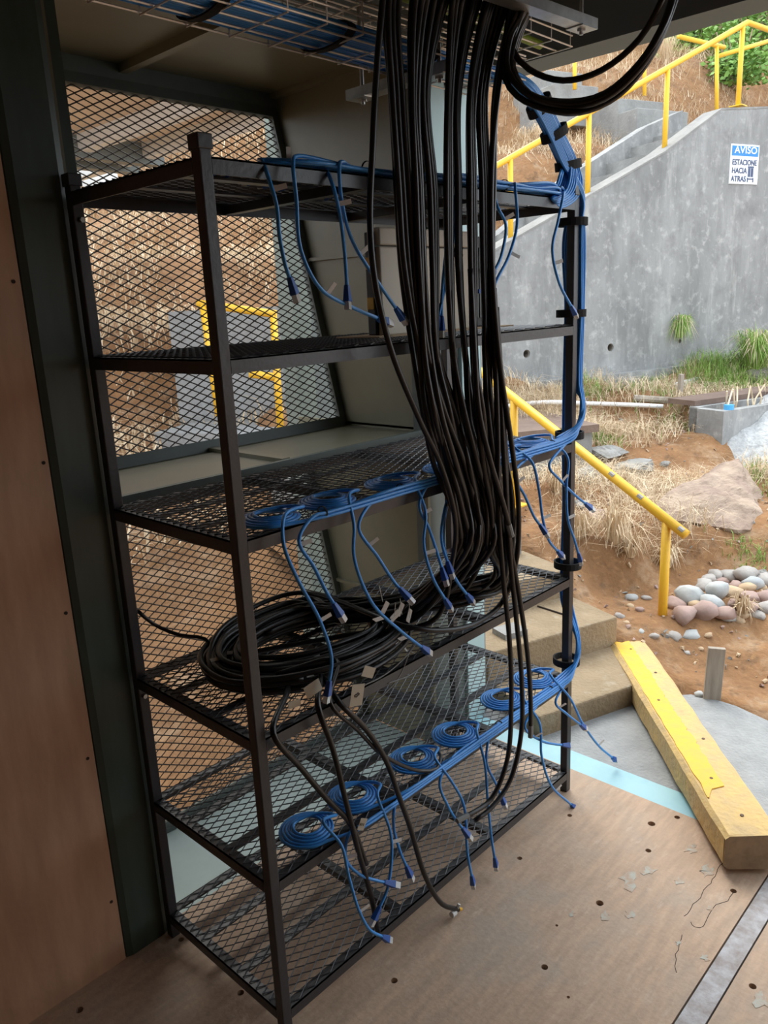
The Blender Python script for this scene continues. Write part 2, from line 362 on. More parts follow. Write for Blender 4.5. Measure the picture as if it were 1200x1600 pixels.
# ------------------------------------------------------------------ the two bays behind the rack
bay = struct(bpy.data.objects.new('wall_bay', None)); COL.objects.link(bay)
XL, XR = .03, 1.217
for nm, y_in, y_lo, y_hi, z_lo, z_hi in (('upper', .545, .95, 1.228, 1.232, 2.385), ('lower', .545, .915, 1.20, 0.0, 1.19)):
    # side panel on the right and on the left
    poly = [(y_in, z_lo), (y_lo+.01, z_lo), (y_hi+.02, z_hi+.02), (y_hi+.02, z_hi+.05), (y_in, z_hi+.05)]
    for x in (XR, XL-.012):
        pn = MB().prism(poly, 0, x, x+.012).build('side_panel', 'khaki', bay)
    zz = z_lo+(.60 if nm == 'upper' else .575)
    MB().box(XR-.014, XR, .56, 1.09 if nm == 'upper' else 1.06, zz, zz+.012).build('stiffener', 'khaki', bay)
    # mesh frame and mesh sheet on the leaning face
    d = Vector((0, y_hi-y_lo, z_hi-z_lo)); L = d.length; d.normalize()
    nrm = Vector((0, d.z, -d.y)); M = Matrix(((1,0,0,XL),(0,d.y,nrm.y,y_lo),(0,d.z,nrm.z,z_lo),(0,0,0,1)))
    ww = XR-XL
    for (x0, x1, v0, v1) in ((0, ww, -.01, .028), (0, ww, L-.04, L+.02), (0, .03, .028, L-.04), (ww-.03, ww, .028, L-.04)):
        MB().box(x0, x1, v0, v1, -.012, .012, M).build('mesh_frame', 'frame_grey', bay)
    if nm == 'upper': SHEET = expanded(ww, L, .052, .0262, .0036, .003)
    s2 = MB(); s2.v = [M @ (Vector((v.x, v.y, v.z))) for v in SHEET.v]; s2.f = SHEET.f
    s2.build('mesh_sheet', 'bay_mesh', bay, kind='stuff')
# ledge between the bays, ceiling of the upper bay and pale floor plate of the lower one
MB().box(XL, XR, .56, .955, 1.196, 1.226).build('ledge', 'khaki', bay)
MB().box(-.0, XR, .545, .562, 1.185, 1.236).build('ledge_lip', 'frame_grey', bay)
MB().box(.585, .615, .565, .95, 1.226, 1.238).build('ledge_rib', 'khaki', bay)
MB().box(XL, XR, .545, 1.26, 2.428, 2.44).build('bay_ceiling', 'khaki', bay)
MB().box(XL, XR, 1.215, 1.27, 2.355, 2.44).build('head_rail', 'frame_grey', bay)
MB().box(.585, .615, .56, 1.22, 2.402, 2.428).build('ceiling_rib', 'khaki', bay)
MB().box(XR-.03, XR, .56, 1.22, 2.41, 2.428).build('ceiling_rib', 'khaki', bay)
MB().box(XL, XR, .545, .91, -.03, -.004).build('bay_floor', 'teal_pale', bay)
MB().box(XL, XR, .90, .925, -.03, .012).build('floor_lip', 'frame_grey', bay)

# ------------------------------------------------------------------ rack
LV = [.05, .403, .758, 1.198, 1.551, 1.90]
RW, RD, PW, RH = 1.291, .508, .026, .028
rack = thing('shelving_rack', 'tall black steel shelving rack with six expanded mesh shelves', 'shelf')
for (x, y) in ((0,0), (RW-PW,0), (0,RD-PW), (RW-PW,RD-PW)):
    p = MB().box(x, x+PW, y, y+PW, 0, 1.945).build('post', 'rack_black', rack, bevel=.0025)
    MB().box(x-.003, x+PW+.003, y-.003, y+PW+.003, 1.94, 1.966).build('post_cap', 'rack_black', p, bevel=.002)
SH = expanded(RW-.01, RD-.01, .05, .025, .0026, .0018, .5)
T = .003
shelf_src = None
for li, z in enumerate(LV):
    t = z+RH; mb = MB()
    # four angle rails, flange on top
    mb.box(PW-.001, RW-PW+.001, 0, T, z, t).box(PW-.001, RW-PW+.001, 0, PW, t-T, t)
    mb.box(PW-.001, RW-PW+.001, RD-T, RD, z, t).box(PW-.001, RW-PW+.001, RD-PW, RD, t-T, t)
    mb.box(0, T, PW-.001, RD-PW+.001, z, t).box(0, PW, PW-.001, RD-PW+.001, t-T, t)
    mb.box(RW-T, RW, PW-.001, RD-PW+.001, z, t).box(RW-PW, RW, PW-.001, RD-PW+.001, t-T, t)
    sh = mb.build('shelf', 'rack_black', rack)
    for y in (.165, .33):
        MB().box(.004, RW-.004, y, y+.028, t-.006, t-.001).build('stringer', 'rack_black', sh)
    for x in (.415, .84):
        MB().box(x, x+.026, .004, RD-.004, z+.002, t-.005).build('cross_bar', 'rack_black', sh)
    if shelf_src is None:
        m2 = MB(); m2.v = SH.v; m2.f = SH.f
        shelf_src = m2.build('mesh_sheet', 'mesh_black', sh, kind='stuff'); shelf_src.location = (.005, .005, t+.002)
    else:
        s3 = share(shelf_src, 'mesh_sheet', sh, (.005, .005, t+.002)); s3['kind'] = 'stuff'
for (px, py) in [(127,344),(225,1087)]:
    p = onY(px, py, RD-PW); MB().tube([p+Vector((0,.004,0)), p-Vector((0,.008,0))], .006, 6).build('bolt', 'galv', rack)

# ------------------------------------------------------------------ cable trays and their struts
def tray(x0, x1, ys, z, side, label, name='cable_tray', pitch=.1):
    t = thing(name, label, 'cable tray', ((x0+x1)/2, (ys[0]+ys[-1])/2, z))
    for y in ys: MB().tube([(x0,y,z),(x1,y,z)], .0022, 6).build('long_wire', 'wire', t)
    for k in (1, 2):
        for y in (ys[0], ys[-1]): MB().tube([(x0,y,z+side*k/2),(x1,y,z+side*k/2)], .0022, 6).build('long_wire', 'wire', t)
    x = x0+.03
    while x < x1:
        MB().tube([(x,ys[0],z+side),(x,ys[0],z-.0042),(x,ys[-1],z-.0042),(x,ys[-1],z+side)], .0022, 6).build('cross_wire', 'wire', t); x += pitch
    return t
tray(-.9, 1.02, [.185,.14,.095,.05,.005], 2.2, .055, 'wire basket cable tray carrying the blue network cables')
tray(-.3, 1.34, [.36,.31,.26,.21,.16,.11,.06], 2.345, .055, 'upper wire basket tray carrying a green cable')
def strut(p0, p1, label, wid=.041):
    p0, p1 = Vector(p0), Vector(p1); d = (p1-p0).normalized(); s = d.cross(Vector((0,0,1)))
    t = thing('channel_strut', label, 'strut', p0)
    M = Matrix.Translation(p0) @ Matrix(((d.x,s.x,0,0),(d.y,s.y,0,0),(d.z,s.z,1,0),(0,0,0,1))); L = (p1-p0).length
    h = wid/2
    mb = MB().box(0,L,-h,h,-.002,.001,M).box(0,L,-h,-h+.0025,0,.022,M).box(0,L,h-.0025,h,0,.022,M)
    mb.build('channel', 'galv', t)
    for x in (.04, L-.04):
        q = M @ Vector((x,0,0))
        MB().tube([q-Vector((0,0,.016)), q+Vector((0,0,.36))], .005, 8).build('threaded_rod', 'galv', t)
        MB().tube([q-Vector((0,0,.009)), q-Vector((0,0,.001))], .011, 6).build('nut', 'galv', t)
        MB().box(x-.03,x+.03,-h-.004,h+.004,-.0045,-.0015,M).build('washer_plate', 'galv', t)
    return t
strut((.715,.33,2.172), (.715,.0,2.172), 'galvanised channel strut crosswise under the lower cable tray')
strut((.45,-.10,2.29), (1.085,-.14,2.29), 'galvanised channel strut above the looped black cables')
tag(MB().tube(smooth_path([(-.3,.2,2.36),(.4,.17,2.36),(1.0,.13,2.362),(1.3,.14,2.36)], .05), .012, 8).build('ground_cable', 'cable_green', smooth=True), 'yellow green earth cable lying in the upper tray', 'cable')

# ------------------------------------------------------------------ blue network cables
R_B = .0040
def plug_parts(t, p, d, tagat=None, tagdir=None, cream=False):
    """strain-relief boot, clear plug and paper flag at a cable end"""
    d = d.normalized(); s = d.cross(Vector((.35,-.8,.2))).normalized(); n = d.cross(s)
    def pr(l0, l1, a0, b0, a1, b1):
        vs = [p+d*l+s*sa*a+n*sb*b for l, a, b in ((l0,a0,b0),(l1,a1,b1)) for sa, sb in ((1,1),(-1,1),(-1,-1),(1,-1))]
        return MB().add(vs, [(3,2,1,0),(4,5,6,7),(0,1,5,4),(1,2,6,5),(2,3,7,6),(3,0,4,7)])
    pr(-.006, .027, .0048, .0046, .0092, .007).build('boot', 'boot_blue', t, bevel=.0012)
    pr(.026, .043, .0074, .0052, .0074, .0052).build('plug', 'clear_plug', t)
    if tagat is not None:
        q, e = tagat; e = e.normalized(); f = (tagdir-e*tagdir.dot(e)).normalized(); g2 = e.cross(f)
        vs = [q+e*a+f*b+g2*c for a in (-.0048,.0048) for b in (-.003,.028) for c in (-.0004,.0004)]
        MB().add(vs, [(0,1,3,2),(4,6,7,5),(0,4,5,1),(2,3,7,6),(0,2,6,4),(1,5,7,3)]).build('label_tag', 'tag_white', t)
NB = 0
def blue(path, label, group=None, plug=True, tagi=.55, tagrange=None, tagdir=None):
    pts = smooth_path(path, .011)
    t = thing('network_cable', label, 'cable', path[-1], group)
    MB().tube(pts, R_B, 7).build('jacket', 'cable_blue', t, smooth=True)
    if plug:
        n = len(pts); i0 = tagrange or int(n*.9); k = max(1, n-int(.01*0+11)-int((1-tagi)*8))
        plug_parts(t, pts[-1], pts[-1]-pts[-4], (pts[k], pts[min(n-1, k+1)]-pts[k-1]), tagdir or Vector((random.uniform(.3,1),-.3,random.uniform(-.2,.5))))
    return t
HANG = {  # hanging ends, followed in the picture and laid into the upright plane just before the shelf front
 3: [((.137,.066), [(445,805),(443,850),(465,905),(500,970),(518,1030),(514,1068)], [(467,845),(490,885),(510,925),(523,946)]),
     ((.311,.073), [(545,775),(553,820),(553,870),(580,940),(625,985),(660,1012)], [(560,823),(590,870),(620,915),(627,922)]),
     ((.527,.073), [(648,752),(665,800),(662,850),(675,900),(696,938)], [(655,790),(670,825),(685,870),(691,890)]),
     ((.745,.068), [(703,775),(693,830),(697,870),(712,905),(730,930)], [(707,765),(694,800),(690,845),(700,880)]),
     ((.975,.072), [(805,700),(830,720),(842,765),(848,810),(858,845),(872,862)], [(803,740),(820,775),(836,810),(845,822)]),
     ((1.165,.088), [(865,690),(887,715),(885,760),(887,810),(898,845),(904,866)], [(858,728),(875,750),(900,775),(916,788)])],
 1: [((.178,.078), [(505,1285),(533,1320),(545,1370),(560,1420),(578,1453),(598,1464)], [(540,1340),(560,1365),(588,1376),(603,1379)]),
     ((.342,.085), [(590,1245),(610,1300),(612,1340),(605,1390),(592,1420)], [(615,1290),(625,1330),(636,1356)]),
     ((.570,.078), [(680,1185),(705,1220),(725,1260),(730,1330),(737,1370)], [(687,1222),(700,1260),(716,1286),(724,1296)]),
     ((.747,.070), [(745,1145),(757,1190),(762,1250),(768,1310),(773,1342)], [(760,1190),(775,1225),(783,1244)]),
     ((1.005,.084), [(820,1095),(843,1130),(846,1180),(860,1225),(893,1258)], [(820,1135),(845,1157),(868,1163),(880,1164)]),
     ((1.185,.082), [(860,1055),(890,1090),(910,1130),(935,1165),(957,1184)], [(868,1097),(885,1115),(908,1133)])]}
ORD = ['sixth', 'fifth', 'fourth', 'third', 'second', 'nearest']
SHN = {3: 'third shelf from top', 1: 'second lowest shelf'}
cid = 0
TRAY = lambda k: (.055+.115*((k*7) % 13)/12, 2.2075+.0065*((k*5) % 4))
def head(k, right=False):
    ty, tz = TRAY(k); f1 = ((k*5) % 12)/11-.5; f2 = ((k*7) % 5)/4-.5
    P = [Vector((-.7, ty, tz)), Vector((.2, ty*.9+.012, tz)), Vector((.80, ty, tz))]
    for (px, py, wd) in ((808,126,.05),(843,165,.062),(868,212,.074),(888,255,.078)):
        c = onY(px, py, .03+.02*f2)
        nx = Vector((.85, 0, .5)).normalized() if py < 200 else Vector((.97, 0, .22)).normalized()
        P.append(c+nx*f1*wd+Vector((0, f2*.012, 0)))
    return P, f1, f2
for s in (3, 1):
    zt = LV[s]+RH+.0035
    for i, ((cx, cy), A, B) in enumerate(HANG[s]):
        for ab_, H in (('A', A), ('B', B)):
            P, f1, f2 = head(cid)
            vx = 1.2915+R_B+.0076*(cid % 3); vy = -.004+.0074*((cid//3) % 8)
            P += [Vector((1.300+.018*(f1+.5), .005+f2*.02, 1.93)), Vector((vx, vy, 1.86)), Vector((vx+random.uniform(0,.006), vy, 1.62)), Vector((vx+random.uniform(0,.004), vy, 1.40))]
            if s == 1: P += [Vector((vx, vy, 1.2)), Vector((vx+.006, vy, 1.02)), Vector((vx, vy, .84)), Vector((vx+random.uniform(.002,.014), vy, .68))]
            ix = 2*i+(ab_ == 'B'); ly = -.022+.0084*(ix//3); lz = zt+R_B+.0078*(ix % 3)
            q = i if ab_ == 'A' else i
            P += [Vector((vx-.002, min(vy, -.008)-.006, zt+.13)), Vector((1.283, -.012-R_B-.004*(cid % 3), zt+.062+.006*((cid//3) % 3))), Vector((1.235, ly-.008, lz+.018)), Vector((1.18, ly-.001, lz+.003))]
            nxt = [x for x in (1.0, .8, .6, .4, .25) if cx+.13 < x]
            for x in nxt: P.append(Vector((x, ly+random.uniform(-.0007,.0007), lz+random.uniform(0,.0006))))
            if cx+.1 < 1.16: P.append(Vector((cx+.09, ly+.002, lz)))
            if ab_ == 'A':
                turns = 4.45; nseg = int(turns*14); r1, r0 = .068, .033
                for k in range(nseg+1):
                    a = -math.pi/2-2*math.pi*turns*k/nseg; r = r1+(r0-r1)*k/nseg
                    P.append(Vector((cx+r*math.cos(a)*1.02, cy+r*math.sin(a), zt+R_B+.0012*(k//6)+random.uniform(0,.0006))))
                P += [Vector((cx+.044, cy+.012, zt+.020)), Vector((cx+.068, cy-.03, zt+.022))]
            else:
                P.append(Vector((cx+.05, -.018, lz)))
            hang = [onY(x, y, -.028-.03*min(1, j/3)) for j, (x, y) in enumerate(H)]
            if ab_ == 'A': hang[0].y = -.012; hang[0] = onY(*H[0], -.005)
            hang = [h for h in hang]
            P += hang
            where = ('coil nearest the right front post' if i == 5 else '%s coil from the right front post' % ORD[i])
            lab = ('blue cable coiled on %s, %s' if ab_ == 'A' else 'uncoiled blue cable on %s, beside %s') % (SHN[s], where)
            blue(P, lab, 'blue network cables on the rack')
            cid += 1
L6 = [([(422,285),(432,320),(437,370),(446,415),(454,438)], 1, 'seventh'), ([(458,255),(463,310),(470,390),(500,450),(550,480),(592,498)], 0, 'fourth-longest'),
      ([(520,290),(530,330),(538,390),(542,450)], 1, ''), ([(530,260),(535,320),(550,375),(590,440),(620,484)], 0, ''), ([(706,300),(702,350),(694,420),(690,470),(690,498)], 0, ''),
      ([(712,330),(706,390),(697,440),(688,480),(684,498)], 1, ''), ([(805,290),(808,350),(795,400),(775,440),(765,470)], 0, ''), ([(778,325),(790,350),(783,400),(772,425)], 1, ''), ([(880,306),(872,345),(863,390),(873,440),(893,480)], 0, '')]
L6lab = ['blue network cable dangling short before the mesh, nearest the left posts', 'blue network cable with the longest sweep off the top shelf',
 'blue network cable hanging straight off the top shelf with its tag at the plug', 'blue network cable slanting off the top shelf across the edge of the beige panel', 'blue network cable hanging in front of the beige panel among black cables',
 'blue network cable crossing another one in front of the beige panel', 'blue network cable arching off the top shelf toward the black panel end', 'blue network cable looping out from under the top shelf rail before the concrete wall', 'blue network cable bowing off the top shelf to the tie on the right front post']
zt = LV[5]+RH+.0035
def jturn(f1, f2):
    f = f1+.5; L = lambda a, b: (a[0]+(b[0]-a[0])*f, a[1]+(b[1]-a[1])*f)
    return [onY(*L(p, q), .01+.03*f2) for p, q in (((874,276),(909,288)),((868,292),(900,310)),((852,300),(872,322)))]
for i, (H, under, _) in enumerate(L6):
    P, f1, f2 = head(cid)
    ly = -.008+.0084*(i % 4); lz = zt+R_B+.0078*(i//4)
    P += jturn(f1, f2)+[Vector((1.17, ly, lz+.002))]
    sx = onY(*H[0], -.01).x
    x = 1.05
    while x > sx+.06: P.append(Vector((x, ly+random.uniform(-.004,.004), lz+random.uniform(0,.004)))); x -= .16
    st = onY(*H[0], -.02)
    if under: P += [Vector((sx+.03, .05, zt+.012)), Vector((sx+.005, .012, zt-.0)), ]
    else: P += [Vector((sx+.02, .0, zt+.016))]
    P += [onY(xx, yy, -.022-.02*min(1, j/3)) for j, (xx, yy) in enumerate(H)]
    blue(P, L6lab[i], 'blue network cables on the rack'); cid += 1
# cables that end further along the top shelf
for i, xe in enumerate((.16,.2,.26,.3,.36,.42,.5,.55,.62,.7,.78,.86)):
    P, f1, f2 = head(cid); ly = .0+.0078*(i % 5); lz = zt+R_B+.0075*(i//5)
    P += jturn(f1, f2)+[Vector((1.17, ly, lz+.002))]
    for x in [x for x in (1.0, .8, .6, .4) if x > xe+.1]: P.append(Vector((x, ly+random.uniform(-.005,.005), lz+random.uniform(0,.006))))
    P += [Vector((xe+.05, .02+.015*i, zt+.006)), Vector((xe, .06+.02*i, zt+.004)), Vector((xe-.02, .14+.02*i, zt+.004))]
    blue(P, 'blue network cable lying on top of the top shelf toward the left posts', 'blue cables lying along the top shelf'); cid += 1

# ties
def band(center, axis, ra, rb, wid, label, group, side=None, name='cable_tie', th=.0035, m='velcro'):
    """flat strap round an oval: ra along side, rb across"""
    axis = Vector(axis).normalized(); side = Vector(side); side = (side-axis*side.dot(axis)).normalized(); oth = axis.cross(side)
    n = 20; vs = []; c = Vector(center)
    for k in range(n):
        a = 2*math.pi*k/n
        for l, e in ((-wid/2,0),(wid/2,0),(wid/2,th),(-wid/2,th)):
            vs.append(c+side*math.cos(a)*(ra+e)+oth*math.sin(a)*(rb+e)+axis*l)
    fs = [(k*4+j, k*4+(j+1) % 4, ((k+1) % n)*4+(j+1) % 4, ((k+1) % n)*4+j) for k in range(n) for j in range(4)]
    o = MB().add(vs, fs).build(name, m, origin=center); tag(o, label, 'cable tie', group); return o
for (py, lab) in ((345,'black hook-and-loop strap round the right front post just under the top shelf'),(490,'black hook-and-loop strap round the right post just above the second shelf'),(682,'black hook-and-loop strap round the right post just above the third shelf'),(885,'black hook-and-loop strap round the right post just above the fourth shelf'),(1035,'black hook-and-loop strap round the right post above the second lowest shelf')):
    z = onY(893, py, 0).z
    o = band((1.290, .022, z), (0,0,1), .037, .040, .022, lab, 'straps on the right post', side=(1,.1,0), th=.005)
for (px, py, d, lab) in ((843,165,(.6,0,-.8),'black strap on the hanging blue bundle where it leaves the tray'),(866,208,(.42,0,-.9),'middle black strap on the hanging blue bundle'),(888,258,(.2,0,-.97),'black strap on the hanging blue bundle just above the top shelf')):
    band(onY(px, py, .032), d, .052 if py > 200 else .045, .024, .024, lab, 'straps on the hanging blue bundle', side=(1,0,.3), th=.005)
for (x, lab) in ((.12,'left'),(.43,'middle'),(.70,'right')):
    band((x, .112, 2.216), (1,0,0), .075, .021, .02, 'black strap round the blue cables in the tray', 'straps in the tray', side=(0,1,0), th=.004)
for s in (1, 3, 5):
    for x in ((.25,.47,.86,1.14) if s != 5 else (.42,.58,.92,1.16)):
        if s == 3 and x < .3: x = .22
        zt2 = LV[s]+RH+.0035
        band((x, -.009 if s != 5 else .004, zt2+.0115), (1,0,0), .0135, .0125, .004, 'thin black tie round the blue cables on the %s' % ('top shelf' if s == 5 else SHN[s]), 'thin ties on the shelf bundles', side=(0,1,0), th=.0015)

# ------------------------------------------------------------------ black coaxial cables
R_K = .0070
random.seed(21)
def black(path, label, group, r=R_K, tip=None, tags=(), step=.02):
    pts = smooth_path(path, step)
    t = thing('coaxial_cable', label, 'cable', path[-1], group)
    MB().tube(pts, r, 7).build('jacket', 'cable_black', t, smooth=True)
    if tip:
        d = (pts[-1]-pts[-3]).normalized()
        MB().tube([pts[-1]-d*.035, pts[-1]+d*.004], r*1.12, 8).build('heat_shrink', 'shrink_grey', t, smooth=False)
    for f in tags:
        k = int(f*(len(pts)-2)); e = (pts[k+1]-pts[k]).normalized(); s = e.cross(Vector((0,0,1))).normalized()
        vs = [pts[k]+e*a+s*b+Vector((0,0,r+.0015+c)) for a in (-.009,.009) for b in (-.010,.014) for c in (-.0005,.0005)]
        MB().add(vs, [(0,1,3,2),(4,6,7,5),(0,4,5,1),(2,3,7,6),(0,2,6,4),(1,5,7,3)]).build('label_tag', 'tag_cream' if random.random() < .5 else 'tag_white', t)
    return t
NK = 44
ZC = LV[2]+RH+.004
slots = []
def oval(a, k, h):   # point of the black coil on the fourth shelf
    return Vector((.385+(.245+.05*k)*math.cos(a), .255+(.165+.045*k)*math.sin(a), ZC+R_K+h))
ROWS = (0, 150, 300, 430, 560, 650, 730, 800, 860)
GR = [  # groups of the drop: number, left and right edge at each row (pixels of the photograph, laid into the plane before the rack)
 (6, (598,626), (606,632), (615,641), (624,652), (640,668), (655,690), (676,712), (702,730), (714,738)),
 (7, (640,674), (637,657), (645,663), (650,668), (654,682), (674,704), (694,732), (710,750), (714,756)),
 (5, (676,702), (656,673), (668,684), (671,686), (674,691), (698,720), (716,742), (728,762), (730,766)),
 (6, (704,730), (696,709), (693,708), (696,709), (702,714), (712,730), (730,750), (742,770), (742,774)),
 (5, (730,754), (709,722), (710,722), (711,724), (722,731), (727,744), (744,760), (756,776), (758,782)),
 (6, (754,778), (730,745), (728,746), (731,746), (733,748), (740,757), (752,768), (764,784), (766,790)),
 (7, (778,802), (746,764), (748,768), (750,768), (750,770), (756,772), (766,780), (774,792), (776,796)),
 (2, (800,808), (772,778), (768,772), (766,770), (768,774), (776,788), (788,796), (796,802), (798,806))]
assert len(ROWS) == 9
ki = 0
for gi, G in enumerate(GR):
    N = G[0]; perm = list(range(N)); perm2 = perm[:]; random.shuffle(perm2)
    for j in range(N):
        Yp = -.030-.0135*((j*2+gi) % 4)-.003*random.random()
        P = [onY(G[1][0]+22+(G[1][1]-G[1][0])*j/max(1,N-1)*1.3+14*gi/7, -80, Yp+.03)]
        for ri, y in enumerate(ROWS):
            k0 = perm[j] if ri < 4 else (perm[j]+perm2[j])/2 if ri == 4 else perm2[j]
            lo, hi = G[1+ri]; x = lo+4+(hi-lo-8)*k0/max(1,N-1)+random.uniform(-1.,1.)
            P.append(onY(x, y-(8 if ri else 0)+random.uniform(-8,8), Yp+(0 if ri < 5 else .02*random.uniform(-1,1))))
        t = gi/7; k = random.uniform(-.9, 1.1); h = random.uniform(0, .05)
        q = Vector((.60+.20*t+random.uniform(-.05,.05), .02+.08*(1-t)+random.uniform(-.01,.04), ZC+R_K+.045+.06*random.random()))
        if gi > 3: P.append(onY(758+gi*5+random.uniform(-8,8), 905+random.uniform(-12,12), -.03+.02*random.random()))
        path = P+[q, Vector((.49+.08*random.random(), .25+.08*random.random(), ZC+R_K+.03+h*.6))]
        a0 = math.radians(random.uniform(50,75)); turns = random.choice((.45, .6, .75, .95, 1.15, 1.5)); n = int(turns*11)
        for jj in range(n+1):
            a = a0+2*math.pi*turns*jj/n; kk = k+.3*math.sin(jj*.9+ki)
            path.append(oval(a, kk, h*(1-.3*jj/n)+random.uniform(0,.008)))
        black(path, ['black coaxial cable dropping from the tray into the coil on the fourth shelf', 'black coaxial cable with a paper label, dropping from the tray into the coil'][ki % 3 == 0], 'black cables coiled on the fourth shelf', tags=((.95,) if ki % 3 == 0 else ()))
        ki += 1
# the lone cable left of the drop
black([onY(604,-60,-.05), onY(597,10,-.06), onY(589,100,-.06), onY(582,230,-.06), onY(578,350,-.06), onY(586,440,-.07), onY(612,550,-.07), onY(655,655,-.07), onY(690,730,-.07), onY(712,820,-.07), onY(706,880,-.05), Vector((.62,.03,ZC+.06)), Vector((.45,.2,ZC+.03)), oval(2.6,.8,.01), oval(3.6,.7,.01), oval(4.6,.8,.01)],
      'lone black cable hanging left of the black drop and crossing it lower down', None)
# outermost loop that dips over the shelf front
black([onY(806,-40,-.05), onY(790,60,-.09), onY(770,220,-.09), onY(768,400,-.09), onY(780,560,-.09), onY(800,700,-.09), onY(810,790,-.09), onY(806,880,-.085), onY(785,940,-.075), onY(745,973,-.06), onY(690,985,-.04), onY(640,980,-.0), oval(1.2,.6,.08), oval(2.2,.9,.06), oval(3.2,1,.03), oval(4.4,.9,.02), oval(5.4,.6,.01)],
      'black cable with the widest bend, dipping over the front rail of the fourth shelf', None)
# feeder to the left column
black([onY(216,955,.50), onY(240,975,.50), onY(280,992,.46), onY(320,998,.42), oval(2.6,.5,.03), oval(3.4,.6,.03), oval(4.2,.4,.02)], 'thin black cable running from the green column into the black coil', None, r=.005)
def hangc(pts, lab, r=R_K, tip=False, pre=()):
    return black(list(pre)+[onY(x, y, Y) for x, y, Y in pts], lab, None, r=r, tip=tip)
pre = [oval(3.6,.6,.02), oval(4.2,.7,.03)]
h1 = hangc([(497,1104,-.02),(520,1170,-.035),(540,1250,-.04),(560,1330,-.04),(580,1400,-.04),(592,1462,-.04)], 'black cable hanging from the coil straight down to the bottom shelf front', pre=pre)
h3 = hangc([(530,1098,-.02),(572,1140,-.035),(604,1190,-.045),(622,1240,-.05),(640,1290,-.05),(665,1370,-.055),(690,1412,-.06),(716,1421,-.065)], 'black cable hanging past the bottom shelf front, its end wrapped in white tape', pre=pre)
e = onY(716,1421,-.065)
MB().tube([e-Vector((.03,0,-.002)), e-Vector((.014,0,0))], .0085, 8).build('white_tape', 'tag_white', h3)
MB().tube([e, e+Vector((.012,-.002,-.006))], .005, 8).build('brass_end', 'label_yellow', h3)
MB().tube([e-Vector((.01,0,0)), e+Vector((.0,-.004,.02))], .0045, 6).build('tape_flag', 'tag_white', h3)
black([oval(3.2,.6,.02), oval(3.9,.7,.02), onY(427,1146,-.015), onY(470,1200,-.02), onY(512,1250,-.03), onY(548,1288,-.035), onY(572,1350,-.03)], 'black cable leaving the coil beside the left front post and joining another below', None)
black([oval(3.8,.5,.04), oval(4.4,.7,.05), onY(516,1098,-.02), onY(560,1142,-.03), onY(596,1178,-.03), Vector((.50,-.012,.475)), Vector((.555,-.02,.458)), Vector((.60,.002,.465)), Vector((.625,.04,.455))], 'grey black cable curving round the third coil of the second lowest shelf', None, r=.005)
hangc([(778,690,-.085),(779,800,-.09),(786,900,-.09),(796,1000,-.09),(799,1090,-.09),(792,1190,-.085),(768,1248,-.08),(735,1272,-.07),(716,1282,-.06)], 'black cable hanging to the second lowest shelf and curling left to a grey tip', tip=True, pre=[onY(770,420,-.07), onY(774,560,-.08)])
hangc([(790,760,-.085),(796,860,-.09),(806,960,-.09),(815,1060,-.09),(814,1150,-.09),(797,1220,-.085),(768,1262,-.08),(742,1282,-.07)], 'black cable curling left just outside another one, tagged near its end', pre=[onY(772,450,-.075), onY(782,620,-.08)])
hangc([(796,840,-.085),(811,930,-.09),(824,1020,-.09),(829,1090,-.09),(829,1150,-.09)], 'black cable ending straight above the sill with a grey sleeved tip', tip=True, pre=[onY(776,480,-.07), onY(788,680,-.08)])
hangc([(748,640,-.1),(766,720,-.105),(784,780,-.105),(799,836,-.105)], 'short black cable ending in mid drop with a grey sleeved tip', tip=True, pre=[onY(735,420,-.085), onY(741,540,-.095)])
# loops hanging to the right of the drop; their far ends come forward under the roof
def loop(px, y0, label, group=None, dy=0.):
    n = len(px)-1
    return black([onY(x, y, y0-(.30+dy)*smoothstep(.25, .95, i/n)) for i, (x, y) in enumerate(px)], label, group)
for i in range(6):
    f = i/5
    loop([(846-8*f,-60),(822+6*f,12),(796+14*f,62),(794+8*f,112-6*f),(828,150-3*f),(890,168-9*f),(945,154-8*f),(1000,106-9*f),(1042-5*f,35),(1066-5*f,-50)], -.11+.012*(i % 3), 'black cable of the wide loop hanging right of the black drop', 'wide black loop under the strut')
loop([(838,-30),(812,30),(800,75),(826,108),(880,126),(940,110),(1000,60),(1034,0),(1050,-50)], -.11, 'single black cable hanging in a shallower loop inside the wide loop')
loop([(832,-40),(808,20),(790,70),(788,120),(808,150),(850,170),(905,176),(968,148),(1022,80),(1058,-10),(1068,-50)], -.10, 'lowest black cable of the loops hanging before the yellow handrail')
# paper flags and bare conductors where the coil ends meet
fl = thing('label_bunch', 'bunch of white cable labels and bare wire ends on the black coil', 'labels', onZ(630,990,ZC+.07))
for (px, py, dx, dz) in ((598,958,.02,.03),(612,968,.03,.02),(622,962,.02,.035),(637,972,.012,.04),(624,1000,.03,.0),(630,1010,.02,-.03),(640,1018,.03,-.02),(585,970,.03,.0)):
    p = onY(px, py, .05); vs = [p+Vector((dx*.8*a+.006*b, -.004*a, dz*.8*a-.005*b+.002*c))+Vector((0,.0006*c,0)) for a in (0,1) for b in (-1,1) for c in (0,1)]
    MB().add(vs, [(0,1,3,2),(4,6,7,5),(0,4,5,1),(2,3,7,6),(0,2,6,4),(1,5,7,3)]).build('label_tag', 'tag_white', fl)
for (px, py, dx, dz) in ((598,940,-.02,.05),(628,960,-.015,.05),(640,965,-.01,.06),(615,975,.0,.06)):
    p = onY(px, py, .04); MB().tube([p, p+Vector((dx,-.01,dz))], .0008, 5).build('bare_wire', 'galv', fl)
